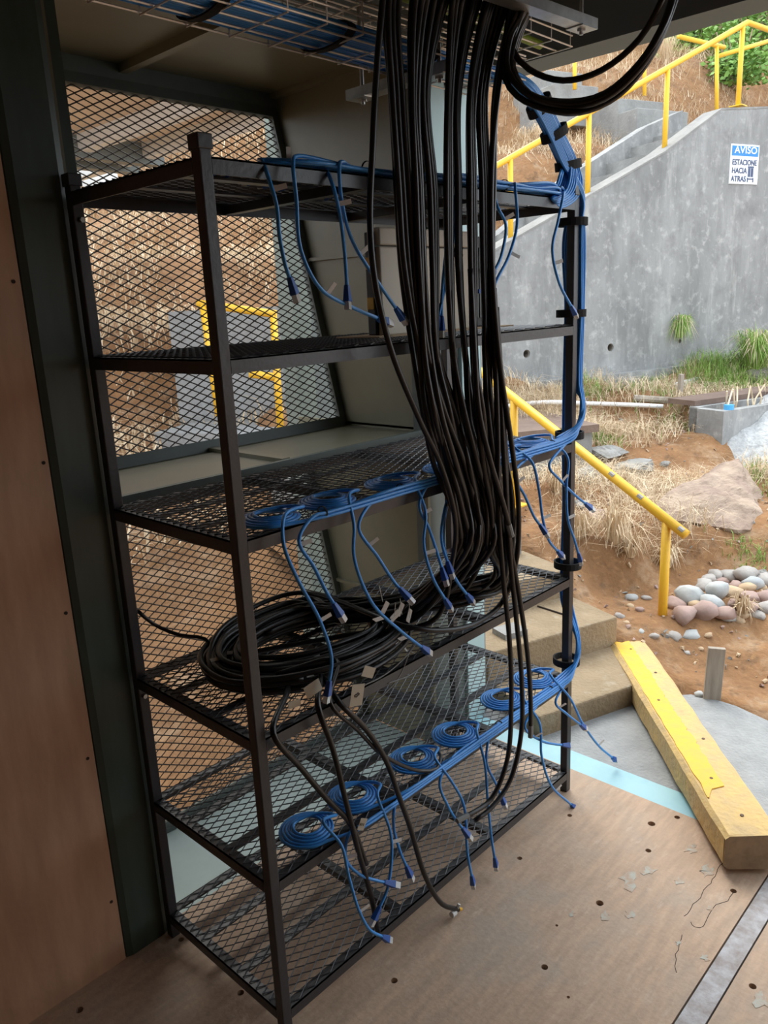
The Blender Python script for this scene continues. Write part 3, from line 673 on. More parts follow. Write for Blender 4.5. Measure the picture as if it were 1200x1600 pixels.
for pts in ([(640,1018),(625,1055),(600,1085),(580,1100)],[(655,1000),(630,1030),(600,1055),(560,1075)],[(660,1040),(640,1055),(605,1068)]):
    MB().tube(smooth_path([onY(x, y, -.0) for x, y in pts], .01), .0018, 6).build('grey_lead', 'shrink_grey', fl, smooth=True)
def paper(px, py, Y, w, h, label, txt=None, rot=0., m='tag_cream', spin=0., ts=.42):
    p = onY(px, py, Y); M = Matrix.Translation(p) @ Matrix.Rotation(math.radians(-12), 4, 'Z') @ Matrix.Rotation(rot, 4, 'Y')
    o = MB().box(-w/2, w/2, -.0005, .0005, -h/2, h/2, M).build('paper_tag', m, origin=p); tag(o, label, 'tag')
    if txt:
        ob = text_mesh(txt, h*ts, 'ink', 'print', o, M @ Matrix.Translation((0,-.0009,0)) @ Matrix.Rotation(math.pi/2, 4, 'X') @ Matrix.Rotation(spin, 4, 'Z') @ Matrix.Translation((-h*ts*.3*len(txt), -h*ts*.35, 0)))
    return o
def text_mesh(body, size, m, name, parent, M, bold=.0, xs=1.):
    cu = bpy.data.curves.new('t', 'FONT'); cu.body = body; cu.size = size; cu.offset = bold; cu.extrude = .0006; cu.space_character = 1.02
    tmp = bpy.data.objects.new('t', cu); COL.objects.link(tmp)
    dg = bpy.context.evaluated_depsgraph_get(); me = bpy.data.meshes.new_from_object(tmp.evaluated_get(dg))
    bpy.data.objects.remove(tmp); bpy.data.curves.remove(cu)
    off = root_loc(parent)
    for v in me.vertices: v.co = (M @ Vector((v.co.x*xs, v.co.y, v.co.z)))-off
    me.materials.clear(); me.materials.append(MATS[m])
    o = bpy.data.objects.new(name, me); COL.objects.link(o); o.parent = parent; return o
paper(558,1086,-.045,.034,.052,'cream paper tag with a number hanging from the front of the black coil','8',.22, spin=-.9, ts=.36)
paper(489,1076,-.03,.04,.03,'cream paper tag stuck on the front of the black coil beside a blue plug',None,-.3)
paper(576,1050,-.02,.034,.026,'cream paper tag folded on the right end of the black coil',None,.5)
paper(460,1100,-.02,.03,.016,'grey paper tag lying flat on the front of the black coil')
paper(566,1288,-.03,.02,.03,'cream curled paper tag on the blue bundle of the second lowest shelf','111',.5, ts=.3)

# ------------------------------------------------------------------ panel on the second shelf
zt = LV[4]+RH+.004
dv = thing('electrical_panel', 'flat black panel with beige cover standing on the second shelf', 'panel', (.93,.22,zt))
MB().box(.665,1.19,.232,.262,zt+.004,zt+.262).build('backplate', 'black_plastic', dv, bevel=.003)
MB().box(.672,1.05,.215,.231,zt+.002,zt+.225).build('cover', 'beige', dv, bevel=.004)
MB().box(.672,1.05,.213,.234,zt+.228,zt+.272).build('top_cover', 'beige', dv, bevel=.004)
for z in (.07, .17): MB().box(.662,.666,.236,.258,zt+z,zt+z+.03).build('yellow_label', 'label_yellow', dv)
for k in range(8): MB().box(1.07+.014*k,1.078+.014*k,.226,.2325,zt+.03,zt+.23).build('slot_bar', 'frame_grey', dv)
for (x, z) in ((1.09,.1),(1.12,.16),(1.15,.07)): MB().box(x,x+.012,.212,.227,zt+z,zt+z+.012).build('blue_connector', 'boot_blue', dv)
tag(MB().box(.62,1.22,.18,.34,zt-.001,zt+.003).build('cardboard_sheet', 'cardboard', origin=(.92,.26,zt)), 'thin cardboard sheet under the panel on the second shelf', 'cardboard')

# ------------------------------------------------------------------ outside, right: landing, steps, timber, railing
sl = MB().prism([(max(1.514, x), y) for x, y in LAND], 2, -.12, -.012).build('landing', 'landing_conc'); struct(sl)
st = thing('concrete_steps', 'sandy concrete steps climbing from the landing beside the open container end', 'steps', (1.6,.4,-.05))
O2 = Vector((1.5,.287,0)); MS = Matrix(((U2.x,W2.x,0,O2.x),(U2.y,W2.y,0,O2.y),(0,0,1,0),(0,0,0,1)))
MB().prism([(.03,.0),(.53,.0),(.745,.378),(.03,.378)], 2, -.12, .08, MS).build('step', 'step_conc', st, bevel=.008)
for k in range(1, 6):
    r = [.73,.745,.74,.60,.58,.56][k]; l = [.03,.02,-.10,-.30,-.3,-.3][k]
    z1 = .08+.14*k
    MB().box(l, r, .335*k, .335*(k+1)+.04, -.12+.10*max(0,k-1), z1, MS).build('step', 'step_conc' if k < 4 else 'concrete', st, bevel=.008)
MB().box(.545,.70,1.0,1.26,.2,.505,MS).build('plinth', 'concrete', st, bevel=.008)
MB().box(.16,.28,.40,.50,.22,.245,MS).build('loose_slab', 'concrete', st)
tag(MB().tube([onZ(840,947,.224), onZ(884,961,.224)], .004, 6).build('thin_rod', 'hole', origin=onZ(840,947,.224)), 'thin dark rod lying on the second sandy step', 'rod')
tb = thing('timber_beam', 'old wooden beam with worn yellow paint lying from the steps over the sill', 'beam', (1.9,0,-.01))
P0 = Vector((2.47,.42,.02)); P1 = Vector((1.26,-.62,.058)); dx = (P1-P0).normalized(); sx = Vector((-dx.y, dx.x, 0)).normalized(); sz = sx.cross(dx)*-1
if sz.z < 0: sz = -sz
MT = Matrix(((dx.x,sx.x,sz.x,P0.x),(dx.y,sx.y,sz.y,P0.y),(dx.z,sx.z,sz.z,P0.z),(0,0,0,1))); LT = (P1-P0).length
mb = MB(); n = 26
for i in range(n+1):
    x = LT*i/n
    for (y, z) in ((-.085,-.03),(-.085,.055),(-.070,.068),(.07,.07),(.085,.055),(.085,-.03),(.072,-.042),(-.07,-.042)):
        j = .0035*noise.noise(Vector((x*9, y*40, z*40))); mb.v.append(MT @ Vector((x, y+j, z+j)))
mb.f = [(i*8+k, i*8+(k+1) % 8, (i+1)*8+(k+1) % 8, (i+1)*8+k) for i in range(n) for k in range(8)]+[tuple(range(7,-1,-1))]
mb.build('beam_body', 'timber_yellow', tb)
eb = MB(); eb.add([MT @ Vector((LT+.0008, y, z)) for y, z in ((-.085,-.03),(-.085,.055),(-.070,.068),(.07,.07),(.085,.055),(.085,-.03),(.072,-.042),(-.07,-.042))], [tuple(range(8))])
eb.add([MT @ Vector((LT-.006, y, z)) for y, z in ((-.085,-.03),(-.085,.055),(-.070,.068),(.07,.07),(.085,.055),(.085,-.03),(.072,-.042),(-.07,-.042))], [tuple(range(7,-1,-1))]+[])
eb.build('end_grain', 'timber_end', tb)
mb = MB(); n = 90; PS = 1
ys = []
for i in range(n+1):
    x = .01+(LT-.20)*i/n
    e1 = -.066+.006*noise.noise(Vector((x*14,1,0))); e2 = .006+.008*noise.noise(Vector((x*9,5,0)))+.010*noise.noise(Vector((x*45,2,0)))
    if i > n-4: e2 = e1+.03*(n-i)/4+.004
    ys.append((x, e1, e2))
for (x, e1, e2) in ys: mb.v += [MT @ Vector((x,PS*e1,.0712)), MT @ Vector((x,PS*e2,.0712)), MT @ Vector((x,PS*e1,.067)), MT @ Vector((x,PS*e2,.067))]
mb.f = [q for i in range(n) for q in ((i*4,i*4+1,i*4+5,i*4+4),(i*4+2,i*4+6,i*4+7,i*4+3),(i*4,i*4+4,i*4+6,i*4+2),(i*4+1,i*4+3,i*4+7,i*4+5))]
PAINT = mb
mb.build('yellow_paint_band', 'timber_paint', tb)['label'] = 'brighter yellow paint band'
for (x, y) in ((.5,.03),(.75,-.03),(1.05,.04),(1.3,-.02),(1.5,.0),(.25,-.01)):
    q = MT @ Vector((x,y,.0705)); MB().tube([q-Vector((0,0,.006)), q+Vector((0,0,.0015))], .006, 8).build('hole_disc', 'rust_brown', tb)  # dark discs laid on the top, standing in for shaded bolt holes

R_P = .024
def rail_thing(label, runs, posts, loc, name='handrail', r=R_P, bases=()):
    t = thing(name, label, 'railing', loc)
    for P in runs: MB().tube(P, r, 14).build('rail', 'yellow_paint', t, smooth=True)
    for (a, b) in posts: MB().tube([a, b], r*.92, 14).build('post', 'yellow_paint', t, smooth=True)
    for p in bases: MB().box(p.x-.06, p.x+.06, p.y-.06, p.y+.06, p.z, p.z+.008).build('base_plate', 'yellow_paint', t)
    return t
pA = atD(1036,1026,3.75); pAt = atD(1042,812,3.75); pB = atD(803,822,4.45); pBt = atD(803,622,4.42)
d = (pBt-pAt)
r0 = pAt-d*.105; r1 = pBt+d*.28
lr = rail_thing('yellow pipe handrail beside the sandy steps', [[r0, r0+d*.3, r1]], [(Vector((pAt.x,pAt.y,-.05)), pAt), (Vector((pBt.x,pBt.y,.42)), pBt)], (pA.x,pA.y,0), bases=[Vector((pBt.x,pBt.y,.505))])
for f in (.25,.42,.02): 
    q = r0+d*f; MB().tube([q+Vector((-.012,-.012,.006)), q+d.normalized()*.03+Vector((-.012,-.012,.006))], .0135, 8).build('paint_chip', 'stone_grey', lr)

# retaining wall with the upper flight behind it
BW = 3.94
top = [(2.2,1.42),(3.4,2.035),(5.16,2.81),(5.83,3.19),(8.6,3.42)]
MW = Matrix(((U2.x,W2.x,0,0),(U2.y,W2.y,0,0),(0,0,1,0),(0,0,0,1)))
poly = [(2.2,.4),(8.6,.4)]+[(a, z) for a, z in reversed(top)]
rw = struct(MB().prism(poly, 1, BW, BW+.20, MW).build('wall_retaining', 'concrete_wall'))
cop = MB()
for (a0, z0), (a1, z1) in zip(top[:-1], top[1:]):
    cop.prism([(a0, z0-.002), (a1, z1-.002), (a1, z1+.014), (a0, z0+.014)], 1, BW-.004, BW+.205, MW)
cop.build('coping', 'concrete', rw)
MB().prism([(2.6,.84),(6.6,.86),(6.6,.99),(5.4,.99),(4.4,.98),(2.6,1.0)], 1, BW-.10, BW, MW).build('footing', 'concrete_wall', rw)
HOLES = MB()
for (px, py, r) in ((823,553,.035),(954,543,.035),(1062,533,.02)):
    d = ray(px, py); t = (BW-(CAM.x*W2.x+CAM.y*W2.y))/(d.x*W2.x+d.y*W2.y); p = CAM+d*t
    HOLES.tube([p+W2*.16, p-W2*.05], r, 16)
    n = 16; tb_ = MB(); V = Vector((0,0,1))
    tb_.v = [p+W2*l+(U2*math.cos(2*math.pi*k/n)+V*math.sin(2*math.pi*k/n))*rr for l, rr in ((.012,r*1.02),(.155,r*1.02),(.155,r*.86),(.012,r*.86)) for k in range(n)]
    tb_.f = [(j*n+k, j*n+(k+1) % n, ((j+1) % 4)*n+(k+1) % n, ((j+1) % 4)*n+k) for j in range(4) for k in range(n)]
    tb_.build('weep_hole', 'dirty_pipe', rw)
drill(rw, HOLES)
# treads of the upper flight
us = thing('upper_stairs', 'grey concrete stair flight rising behind the retaining wall', 'steps', ab(4.5, 4.6, 1.0))
for k in range(11):
    a = 2.55+.335*k; z = 1.42+.167*k
    MB().box(a, a+.36, BW+.205, 5.1, z-.45, z, MW).build('step', 'concrete', us)
MB().box(6.2, 8.6, BW+.205, 6.3, 2.6, 3.20, MW).build('step_landing', 'concrete', us)
fs = MB().prism([(2.4,1.2),(6.6,2.6),(6.6,3.48),(6.1,3.30),(5.1,2.80),(4.25,2.26),(2.4,1.40)], 1, 5.1, 5.25, MW).build('far_stringer', 'concrete_wall', us)
# handrail on the wall
def onB(px, py, b): 
    d = ray(px, py); t = (b-(CAM.x*W2.x+CAM.y*W2.y))/(d.x*W2.x+d.y*W2.y); return CAM+d*t
bb = BW+.1
pp = [onB(765,265,bb), onB(1168,35,bb)]; dd = pp[1]-pp[0]
posts = []
for (px, py) in ((798,383),(918,309),(1038,238),(1153,166)):
    q = onB(px, py, bb); f = ((q-pp[0]).dot(Vector((dd.x,dd.y,0))))/(dd.x**2+dd.y**2); tp = pp[0]+dd*f
    posts.append((Vector((tp.x,tp.y,q.z-.05)), tp))
rail_thing('long yellow handrail climbing along the top of the retaining wall', [[pp[0]-dd*.35, pp[0], pp[1], pp[1]+U2*.9+Vector((0,0,-.1))]], posts, posts[0][0], bases=[Vector((a.x,a.y,a.z+.045)) for a, b in posts])
q0 = [onB(1060,57,5.6), onB(1132,74,5.6)]; q1 = [onB(1122,88,5.7), onB(1215,60,5.7)]
rail_thing('yellow handrail of the cross path behind the stair head', [q0, q1], [(onB(1120,178,5.6), onB(1120,70,5.6))], onB(1120,178,5.6))
o = rail_thing('lone yellow rail post standing up the brown slope', [], [(onB(1007,150,6.4), onB(1007,82,6.4)), ], onB(1007,150,6.4), r=.026)
o = rail_thing('short yellow post tip just under the roof beam', [], [(onB(898,140,6.6), onB(898,92,6.6)), ], onB(898,140,6.6), r=.026)
ub = thing('turning_steps', 'grey concrete steps turning up the brown slope behind the railings', 'steps', onB(930,170,6.0))
for (px0, px1, py0, py1, b) in ((856,910,106,125,7.0),(868,935,126,150,6.7),(966,1036,150,178,6.2),(996,1075,165,190,5.9)):
    A = onB(px0, py0, b); B_ = onB(px1, py1, b); a0 = A.x*U2.x+A.y*U2.y; a1 = B_.x*U2.x+B_.y*U2.y
    MB().box(a0, a1, b, b+.7, min(A.z, B_.z)-.35, max(A.z, B_.z)-.02, MW).build('step', 'concrete', ub, bevel=.01)
# sign
sg = onB(1163,257,BW-.006); a0 = sg.x*U2.x+sg.y*U2.y; z0 = sg.z
sign = thing('notice_sign', 'white notice sign with blue AVISO header on the retaining wall', 'sign', sg)
w2, h2 = .186, .168
MB().box(a0-w2, a0+w2, BW-.008, BW, z0-h2, z0+h2, MW).build('plate', 'sign_white', sign)
MB().box(a0-w2+.012, a0+w2-.012, BW-.0095, BW-.008, z0+h2-.098, z0+h2-.014, MW).build('header', 'sign_blue', sign)
def sign_text(body, a, z, size, m, nm, bold, xs): 
    M = MW @ Matrix.Translation((a, BW-.0105, z)) @ Matrix.Rotation(math.pi/2, 4, 'X'); return text_mesh(body, size, m, nm, sign, M, bold, xs)
sign_text('AVISO', a0-.142, z0+.093, .082, 'sign_white', 'letters_aviso', .0012, 1.28)
sign_text('ESTACIONE', a0-w2+.022, z0-.006, .066, 'sign_ink', 'letters_estacione', .0016, .92)
sign_text('HACIA', a0-w2+.022, z0-.076, .066, 'sign_ink', 'letters_hacia', .0016, .98)
sign_text('ATRAS', a0-w2+.018, z0-.146, .066, 'sign_ink', 'letters_atras', .0016, .98)
pic = MB(); pa = a0+.048
pic.box(pa, pa+.078, BW-.0105, BW-.008, z0-.028, z0-.014, MW).box(pa+.004, pa+.034, BW-.0105, BW-.008, z0-.105, z0-.03, MW).box(pa+.042, pa+.074, BW-.0105, BW-.008, z0-.105, z0-.03, MW)
pic.box(pa-.004, pa+.008, BW-.0105, BW-.008, z0-.15, z0-.112, MW).box(pa+.07, pa+.082, BW-.0105, BW-.008, z0-.15, z0-.112, MW).box(pa+.008, pa+.07, BW-.0105, BW-.008, z0-.128, z0-.118, MW)
pic.build('pictogram', 'sign_ink', sign)

# ------------------------------------------------------------------ stones, plants and rubble
random.seed(5)
def stone_mesh(seed, sub=2, rough=.22, flat=.7):
    bm = bmesh.new(); bmesh.ops.create_icosphere(bm, subdivisions=sub, radius=1)
    for v in bm.verts:
        n = noise.noise(v.co*1.1+Vector((seed*3.1,0,seed))); n2 = noise.noise(v.co*2.6+Vector((0,seed*5.,0)))
        v.co *= 1+rough*n+rough*.4*n2; v.co.z *= flat
    mb = MB(); bm.verts.index_update(); mb.v = [v.co.copy() for v in bm.verts]; mb.f = [tuple(v.index for v in f.verts) for f in bm.faces]; bm.free(); return mb
SM = [stone_mesh(k, 2, .42, .78) for k in range(5)]
STONE_SRC = {}
def stone(px, py, wpx, m, k, label, group, asp=1., name='stone', rot=None):
    p = on_ground(px, py+wpx*.28); dep = -(RM.transposed() @ (p-CAM)).z; r = wpx*.5*dep/FPX
    key = (m, k)
    if key not in STONE_SRC:
        mb = MB(); mb.v = SM[k].v; mb.f = SM[k].f; o = mb.build(name, m, smooth=True); STONE_SRC[key] = o
    else:
        o = STONE_SRC[key].copy(); COL.objects.link(o); o.name = name
    o.location = (p.x, p.y, p.z+r*asp*(.45 if group == 'cobbles in the heap' else .25)); o.rotation_euler = rot or (random.uniform(-.2,.2), random.uniform(-.2,.2), random.uniform(0,6.28))
    o.scale = (r*1.05, r*.95, r*asp); tag(o, label, 'stone', group); return o
CB = [(1079,928,36,'stone_blue',1.0),(1100,913,22,'stone_grey',1),(1120,920,28,'stone_blue',1.1),(1142,923,28,'stone_ochre',.9),(1140,900,24,'stone_grey',1.1),(1165,893,26,'stone_grey',1),(1176,908,24,'stone_blue',.9),(1166,916,20,'stone_ochre',.9),(1150,913,18,'stone_red',.9),(1118,895,18,'stone_grey',.9),(1105,903,20,'stone_grey',.9),(1098,951,34,'stone_red',.95),(1115,942,28,'stone_blue',1),(1130,955,26,'stone_red',.9),(1069,958,28,'stone_red',1.0),(1055,940,24,'stone_red',.9),(1138,960,20,'stone_blue',.8),(1153,966,18,'stone_ochre',.9),(1160,958,16,'stone_ochre',.8),(1150,940,22,'stone_red',.8),(1175,928,30,'stone_red',.7),(1195,930,26,'stone_red',.9),(1192,905,24,'stone_grey',1),(1197,948,22,'stone_grey',1),(1135,896,12,'stone_ochre',.9),(1188,915,16,'stone_ochre',.9),(1125,906,20,'stone_red',.8),(1170,945,22,'stone_red',.8),(1086,942,20,'stone_ochre',.8),(1183,960,18,'stone_grey',.9)]
for i, (x, y, s, m, a) in enumerate(CB):
    o = stone(x, y, s*1.3, m, i % 5, {'stone_blue':'blue grey rounded cobble in the heap beside the bank','stone_grey':'grey rounded cobble in the heap beside the bank','stone_red':'reddish rounded cobble in the heap beside the bank','stone_ochre':'ochre rounded cobble in the heap beside the bank'}[m], 'cobbles in the heap', a*.95, 'cobble')
for i, (x, y, s, m) in enumerate([(1078,987,30,'stone_blue'),(1053,990,20,'stone_grey'),(1021,991,16,'stone_grey'),(1002,985,14,'stone_blue'),(1073,1018,13,'stone_grey'),(1083,1018,11,'stone_ochre'),(1095,1012,10,'stone_ochre'),(1087,1029,11,'stone_ochre'),(1079,1034,9,'stone_grey'),(1098,1020,8,'stone_ochre'),(1106,990,13,'stone_ochre'),(1115,988,11,'stone_ochre'),(1092,1082,14,'stone_blue'),(986,930,20,'stone_blue'),(968,960,16,'stone_grey'),(978,972,12,'stone_ochre'),(985,945,12,'stone_ochre'),(1010,932,16,'stone_grey'),(1000,950,14,'stone_red')]):
    stone(x, y, s, m, i % 5, 'small %s stone scattered on the dirt behind the timber beam' % m.split('_')[1], 'small scattered stones', .8)
# boulders
def hull_rock(P, m, label, seed, amp=.03, cuts=3):
    bm = bmesh.new()
    for p in P: bm.verts.new(p)
    r = bmesh.ops.convex_hull(bm, input=bm.verts)
    bmesh.ops.delete(bm, geom=[v for v in bm.verts if not v.link_faces], context='VERTS')
    for k in range(cuts): bmesh.ops.subdivide_edges(bm, edges=bm.edges[:], cuts=1, smooth=.12 if k == 0 else 0, use_grid_fill=True)
    bmesh.ops.triangulate(bm, faces=bm.faces[:])
    c = sum((v.co for v in bm.verts), Vector())/len(bm.verts); L = max((v.co-c).length for v in bm.verts)
    for v in bm.verts:
        q = (v.co-c)/L; v.co += q.normalized()*L*amp*(noise.noise(q*3.2+Vector((seed,0,0)))*1.6+noise.noise(q*9+Vector((0,seed,0)))*.8+noise.noise(q*22+Vector((0,seed,0)))*.4)
    mb = MB(); bm.verts.index_update(); mb.v = [v.co.copy() for v in bm.verts]; mb.f = [tuple(v.index for v in f.verts) for f in bm.faces]; bm.free()
    return tag(mb.build('boulder', m, origin=c), label, 'rock')
def boulder(px, py, wpx, asp, m, label, k, sq=(1,.75)):
    p = on_ground(px, py); dep = -(RM.transposed() @ (p-CAM)).z; r = wpx*.5*dep/FPX; rs = random.Random(k*13+1); P = []
    for i in range(16):
        v = Vector((rs.gauss(0,1), rs.gauss(0,1), rs.gauss(0,1))).normalized(); v.z = max(-.5, v.z)
        P.append(p+Matrix.Rotation(math.radians(-48), 3, 'Z') @ Vector((v.x*r*sq[0], v.y*r*sq[1], v.z*r*asp+r*asp*.42)))
    return hull_rock(P, m, label, k, .05)
g0 = on_ground(1100,818); D0 = -(RM.transposed() @ (g0-CAM)).z
hull_rock([atD(x, y, D0+d) for x, y, d in ((1018,792,.12),(1035,808,.0),(1100,822,-.06),(1172,828,-.05),(1190,806,.03),(1174,756,.16),(1153,720,.36),(1122,725,.36),(1072,754,.2),(1100,790,.85),(1185,790,.9),(1055,800,.6),(1120,880,.2))], 'boulder_brown', 'large angular brown boulder with a sloping flat face in the dirt bank', 1, .03, 4)
boulder(990,735,78,.40,'boulder_grey','grey jagged rock under the handrail slope',2,(1,.8))
boulder(945,716,74,.42,'boulder_grey','dark grey rock half buried beside the rusty cover plate',3)
boulder(925,752,58,.62,'boulder_grey','mossy grey rock right behind the shelving post',4)
boulder(930,812,56,.45,'stone_red','reddish rock lying in dry grass below the handrail',5)
boulder(905,792,34,.5,'boulder_grey','small grey rock lying in dry grass beside the shelving post',6)
boulder(1197,905,40,.6,'boulder_grey','grey rock at the end of the cobble heap',7)
boulder(1040,728,20,.6,'boulder_grey','small grey rock on the bare orange dirt',8)
boulder(1155,700,14,.7,'stone_ochre','small pale rock above the brown boulder',9)

def blades(name, pts, hmin, hmax, m, label, cat, wid=.004, lean=.5, kind='stuff'):
    mb = MB()
    for p in pts:
        h = random.uniform(hmin, hmax); a = random.uniform(0, 6.283); l = random.uniform(.15, lean)*h; w = wid*random.uniform(.6, 1.3)
        s = Vector((math.cos(a+1.57), math.sin(a+1.57), 0))*w; d = Vector((math.cos(a), math.sin(a), 0))
        m1 = p+d*l*.35+Vector((0,0,h*.6)); tp = p+d*l*1.3+Vector((0,0,h*(1-.3*l/h)))
        mb.add([p-s, p+s, m1+s*.7, m1-s*.7, tp], [(0,1,2,3),(3,2,4)])
    o = mb.build(name, m); tag(o, label, cat); 
    if kind: o['kind'] = kind
    return o
def scatter(n, fn, cond=lambda x, y: True, clump=0.):
    out = []
    while len(out) < n:
        x, y = fn()
        if clump and noise.noise(Vector((x*1.3, y*1.3, 7))) < clump-random.random()*.5: continue
        if cond(x, y): out.append(Vector((x, y, ground(x, y)-.01)))
    return out
def bval(x, y): return x*W2.x+y*W2.y
def aval(x, y): return x*U2.x+y*U2.y
def free(x, y):
    sa = (x-1.5)*U2.x+(y-.287)*U2.y; sb = (x-1.5)*W2.x+(y-.287)*W2.y
    if -.35 < sa < .8 and -.1 < sb < 2.2: return False
    return bval(x, y) < 3.8 and x > 2.3
random.seed(31)
BARE = [(on_ground(1060,705), .45), (on_ground(1130,710), .4), (on_ground(1000,700), .3), (on_ground(985,735), .22), (on_ground(935,718), .2), (on_ground(930,810), .12)]
blades('dry_grass', scatter(9000, lambda: (random.uniform(2.5,5.2), random.uniform(.3,2.6)), lambda x, y: free(x, y) and (ground(x,y,False) > .24) and all((x-c.x)**2+(y-c.y)**2 > r*r for c, r in BARE), .28), .05, .24, 'grass_dry', 'dry straw grass on the bank between the steps and the retaining wall', 'grass', .0018, 1.8)
blades('dry_grass', scatter(6500, lambda: (random.uniform(3.5,8.5), random.uniform(.6,3.2)), lambda x, y: 2.6 < bval(x,y) < 3.84 and aval(x,y) > 2.4, 0.), .06, .2, 'grass_dry', 'dry straw grass along the foot of the retaining wall', 'grass', .003, 1.7)
def gpatch(n, px, py, spread, hmin, hmax, label, m='grass_green', wid=.003):
    c = on_ground(px, py); pts = []
    while len(pts) < n:
        x = random.gauss(c.x, spread); y = random.gauss(c.y, spread)
        if bval(x, y) < 3.83: pts.append(Vector((x, y, ground(x, y)-.01)))
    return blades('green_grass', pts, hmin, hmax, m, label, 'grass', wid, .9)
gpatch(900, 1120, 592, .22, .1, .24, 'green grass clump at the wall foot left of the tall tuft')
gpatch(500, 1165, 590, .2, .1, .26, 'green grass under the tall tuft by the wall')
gpatch(200, 985, 598, .12, .06, .16, 'small green grass patch in the dry strip by the wall')
gpatch(200, 915, 612, .12, .06, .16, 'green grass right behind the shelving post by the wall foot')
gpatch(240, 938, 686, .07, .04, .09, 'green leafy weeds beside the rusty cover plate')
gpatch(260, 1185, 748, .16, .05, .14, 'green grass below the white gravel')
gpatch(90, 1160, 884, .05, .03, .08, 'green weed on the bank above the cobbles')
gpatch(60, 1197, 868, .05, .03, .08, 'green weed at the end of the bank')
gpatch(300, 1040, 640, .22, .05, .12, 'sparse green grass along the white pipe')
def tuft(p, n, h, label, m1='grass_green', droop=1.3, out=None):
    t = thing('grass_tuft', label, 'plant', p)
    for mm, nn in ((m1, n), ('grass_dry', n//3)):
        mb = MB()
        for _ in range(nn):
            a = random.uniform(0, 6.283); hh = h*random.uniform(.5,1); l = random.uniform(.2,.8)*h
            d = Vector((math.cos(a), math.sin(a), 0))
            if out is not None and d.dot(out) < 0: d = d-out*2*d.dot(out)
            q0 = p+d*.02; q1 = p+d*l*.5+Vector((0,0,hh*.8)); q2 = p+d*l+Vector((0,0,hh*(.95-random.random()*droop)))
            s = d.cross(Vector((0,0,1)))*.0026
            mb.add([q0-s, q0+s, q1+s, q1-s, q2], [(0,1,2,3),(3,2,4)])
        mb.build('blades' if mm != 'grass_dry' else 'dry_blades', mm, t)
tuft(onB(1062,528,BW-.02), 220, .27, 'bright green grass tuft growing out of the concrete retaining wall', out=-W2)
q = on_ground(1178,588); tuft(q, 420, .52, 'tall green and straw grass tuft at the wall foot', droop=.6)
q = on_ground(1060,640); tuft(q, 60, .2, 'withered grass tuft beside the wooden stick', 'grass_dry')
for (px, py, n_, h_, lab) in ((1042,886,70,.16,'dry root tuft hanging on the bank beside the cobbles'),(1160,962,60,.14,'straw tuft growing at the front of the cobble heap'),(960,850,90,.26,'straw tuft with long stalks under the handrail'),(905,845,80,.22,'straw tuft with long stalks beside the shelving post'),(985,870,60,.16,'low straw tuft near the handrail post'),(870,770,80,.22,'straw tuft between the blue plugs and the steps')):
    tuft(on_ground(px, py), n_, h_, lab, 'grass_dry', 1.1)
# hill behind the stairs: dry cover and shrubs
blades('dry_grass', scatter(15000, lambda: (random.uniform(5,13), random.uniform(2.6,8)), lambda x, y: bval(x,y) > 5.4, .1), .06, .26, 'grass_dry', 'dry straw grass covering the brown slope behind the upper stairs', 'grass', .0034, 2.2)
def shrub(p, r, n, label, m='leaf_green', hgt=1.):
    t = thing('shrub', label, 'shrub', p); mb = MB(); tw = MB()
    for _ in range(max(5, n//90)):
        a = random.uniform(0, 6.283); rr = r*random.random()
        tw.tube([p, p+Vector((math.cos(a)*rr*.5, math.sin(a)*rr*.5, r*.5*hgt)), p+Vector((math.cos(a)*rr, math.sin(a)*rr, r*hgt*random.uniform(.8,1.3)))], .008, 5)
    tw.build('stem', 'twig', t)
    for _ in range(n):
        v = Vector((random.gauss(0,1), random.gauss(0,1), random.gauss(0,1))).normalized()*r*(random.random()**.4)
        v.z = abs(v.z)*hgt+random.uniform(0,.2)*r; c = p+v
        a = random.uniform(0, 6.283); e = Vector((math.cos(a), math.sin(a), random.uniform(-.7,.5))).normalized(); s = e.cross(Vector((random.gauss(0,1),random.gauss(0,1),random.gauss(0,1)))).normalized()
        l = random.uniform(.05,.11); w = l*.3
        mb.add([c, c+e*l*.5+s*w, c+e*l, c+e*l*.5-s*w], [(0,1,2,3)])
    mb.build('leaves', m, t, kind='stuff')
for (px, py, d, r, n, lab) in ((1090,70,11.5,.55,1500,'light green shrub on the slope between the two yellow rails'),(1150,110,10.5,.5,1500,'green fern-like shrub behind the rail post at the stair head'),(1190,60,12,.8,2400,'large green shrub at the top of the slope under the roof beam'),(1195,140,10,.45,1300,'green shrub right behind the retaining wall top'),(1050,100,12,.5,1200,'olive shrub on the brown slope left of the cross rail'),(1110,30,13.5,.8,2000,'pale green shrub high on the slope behind the handrail bend'),(1200,-10,14,1.2,3000,'tall green bush crowning the slope')):
    p = atD(px, py, d); g0 = ground(p.x, p.y); shrub(Vector((p.x, p.y, min(p.z-r*.4, g0+.2) if g0 < p.z else g0-.1)), r, n, lab)
for (px, py, d, r) in ((820,120,9.5,.3),(845,140,9.5,.25),(960,200,8.6,.25),(1040,110,10.5,.4),(850,225,8.7,.3),(990,150,9.5,.3)):
    p = atD(px, py, d); p.z = ground(p.x, p.y)
    tuft(p, 130, r*1.3, 'pale withered tuft on the brown slope behind the yellow handrail', 'grass_dry', .8)
COL_G = [o for o in bpy.data.objects if o.get('label', '').startswith('pale withered tuft')]
for o in COL_G: o['group'] = 'withered tufts on the slope'

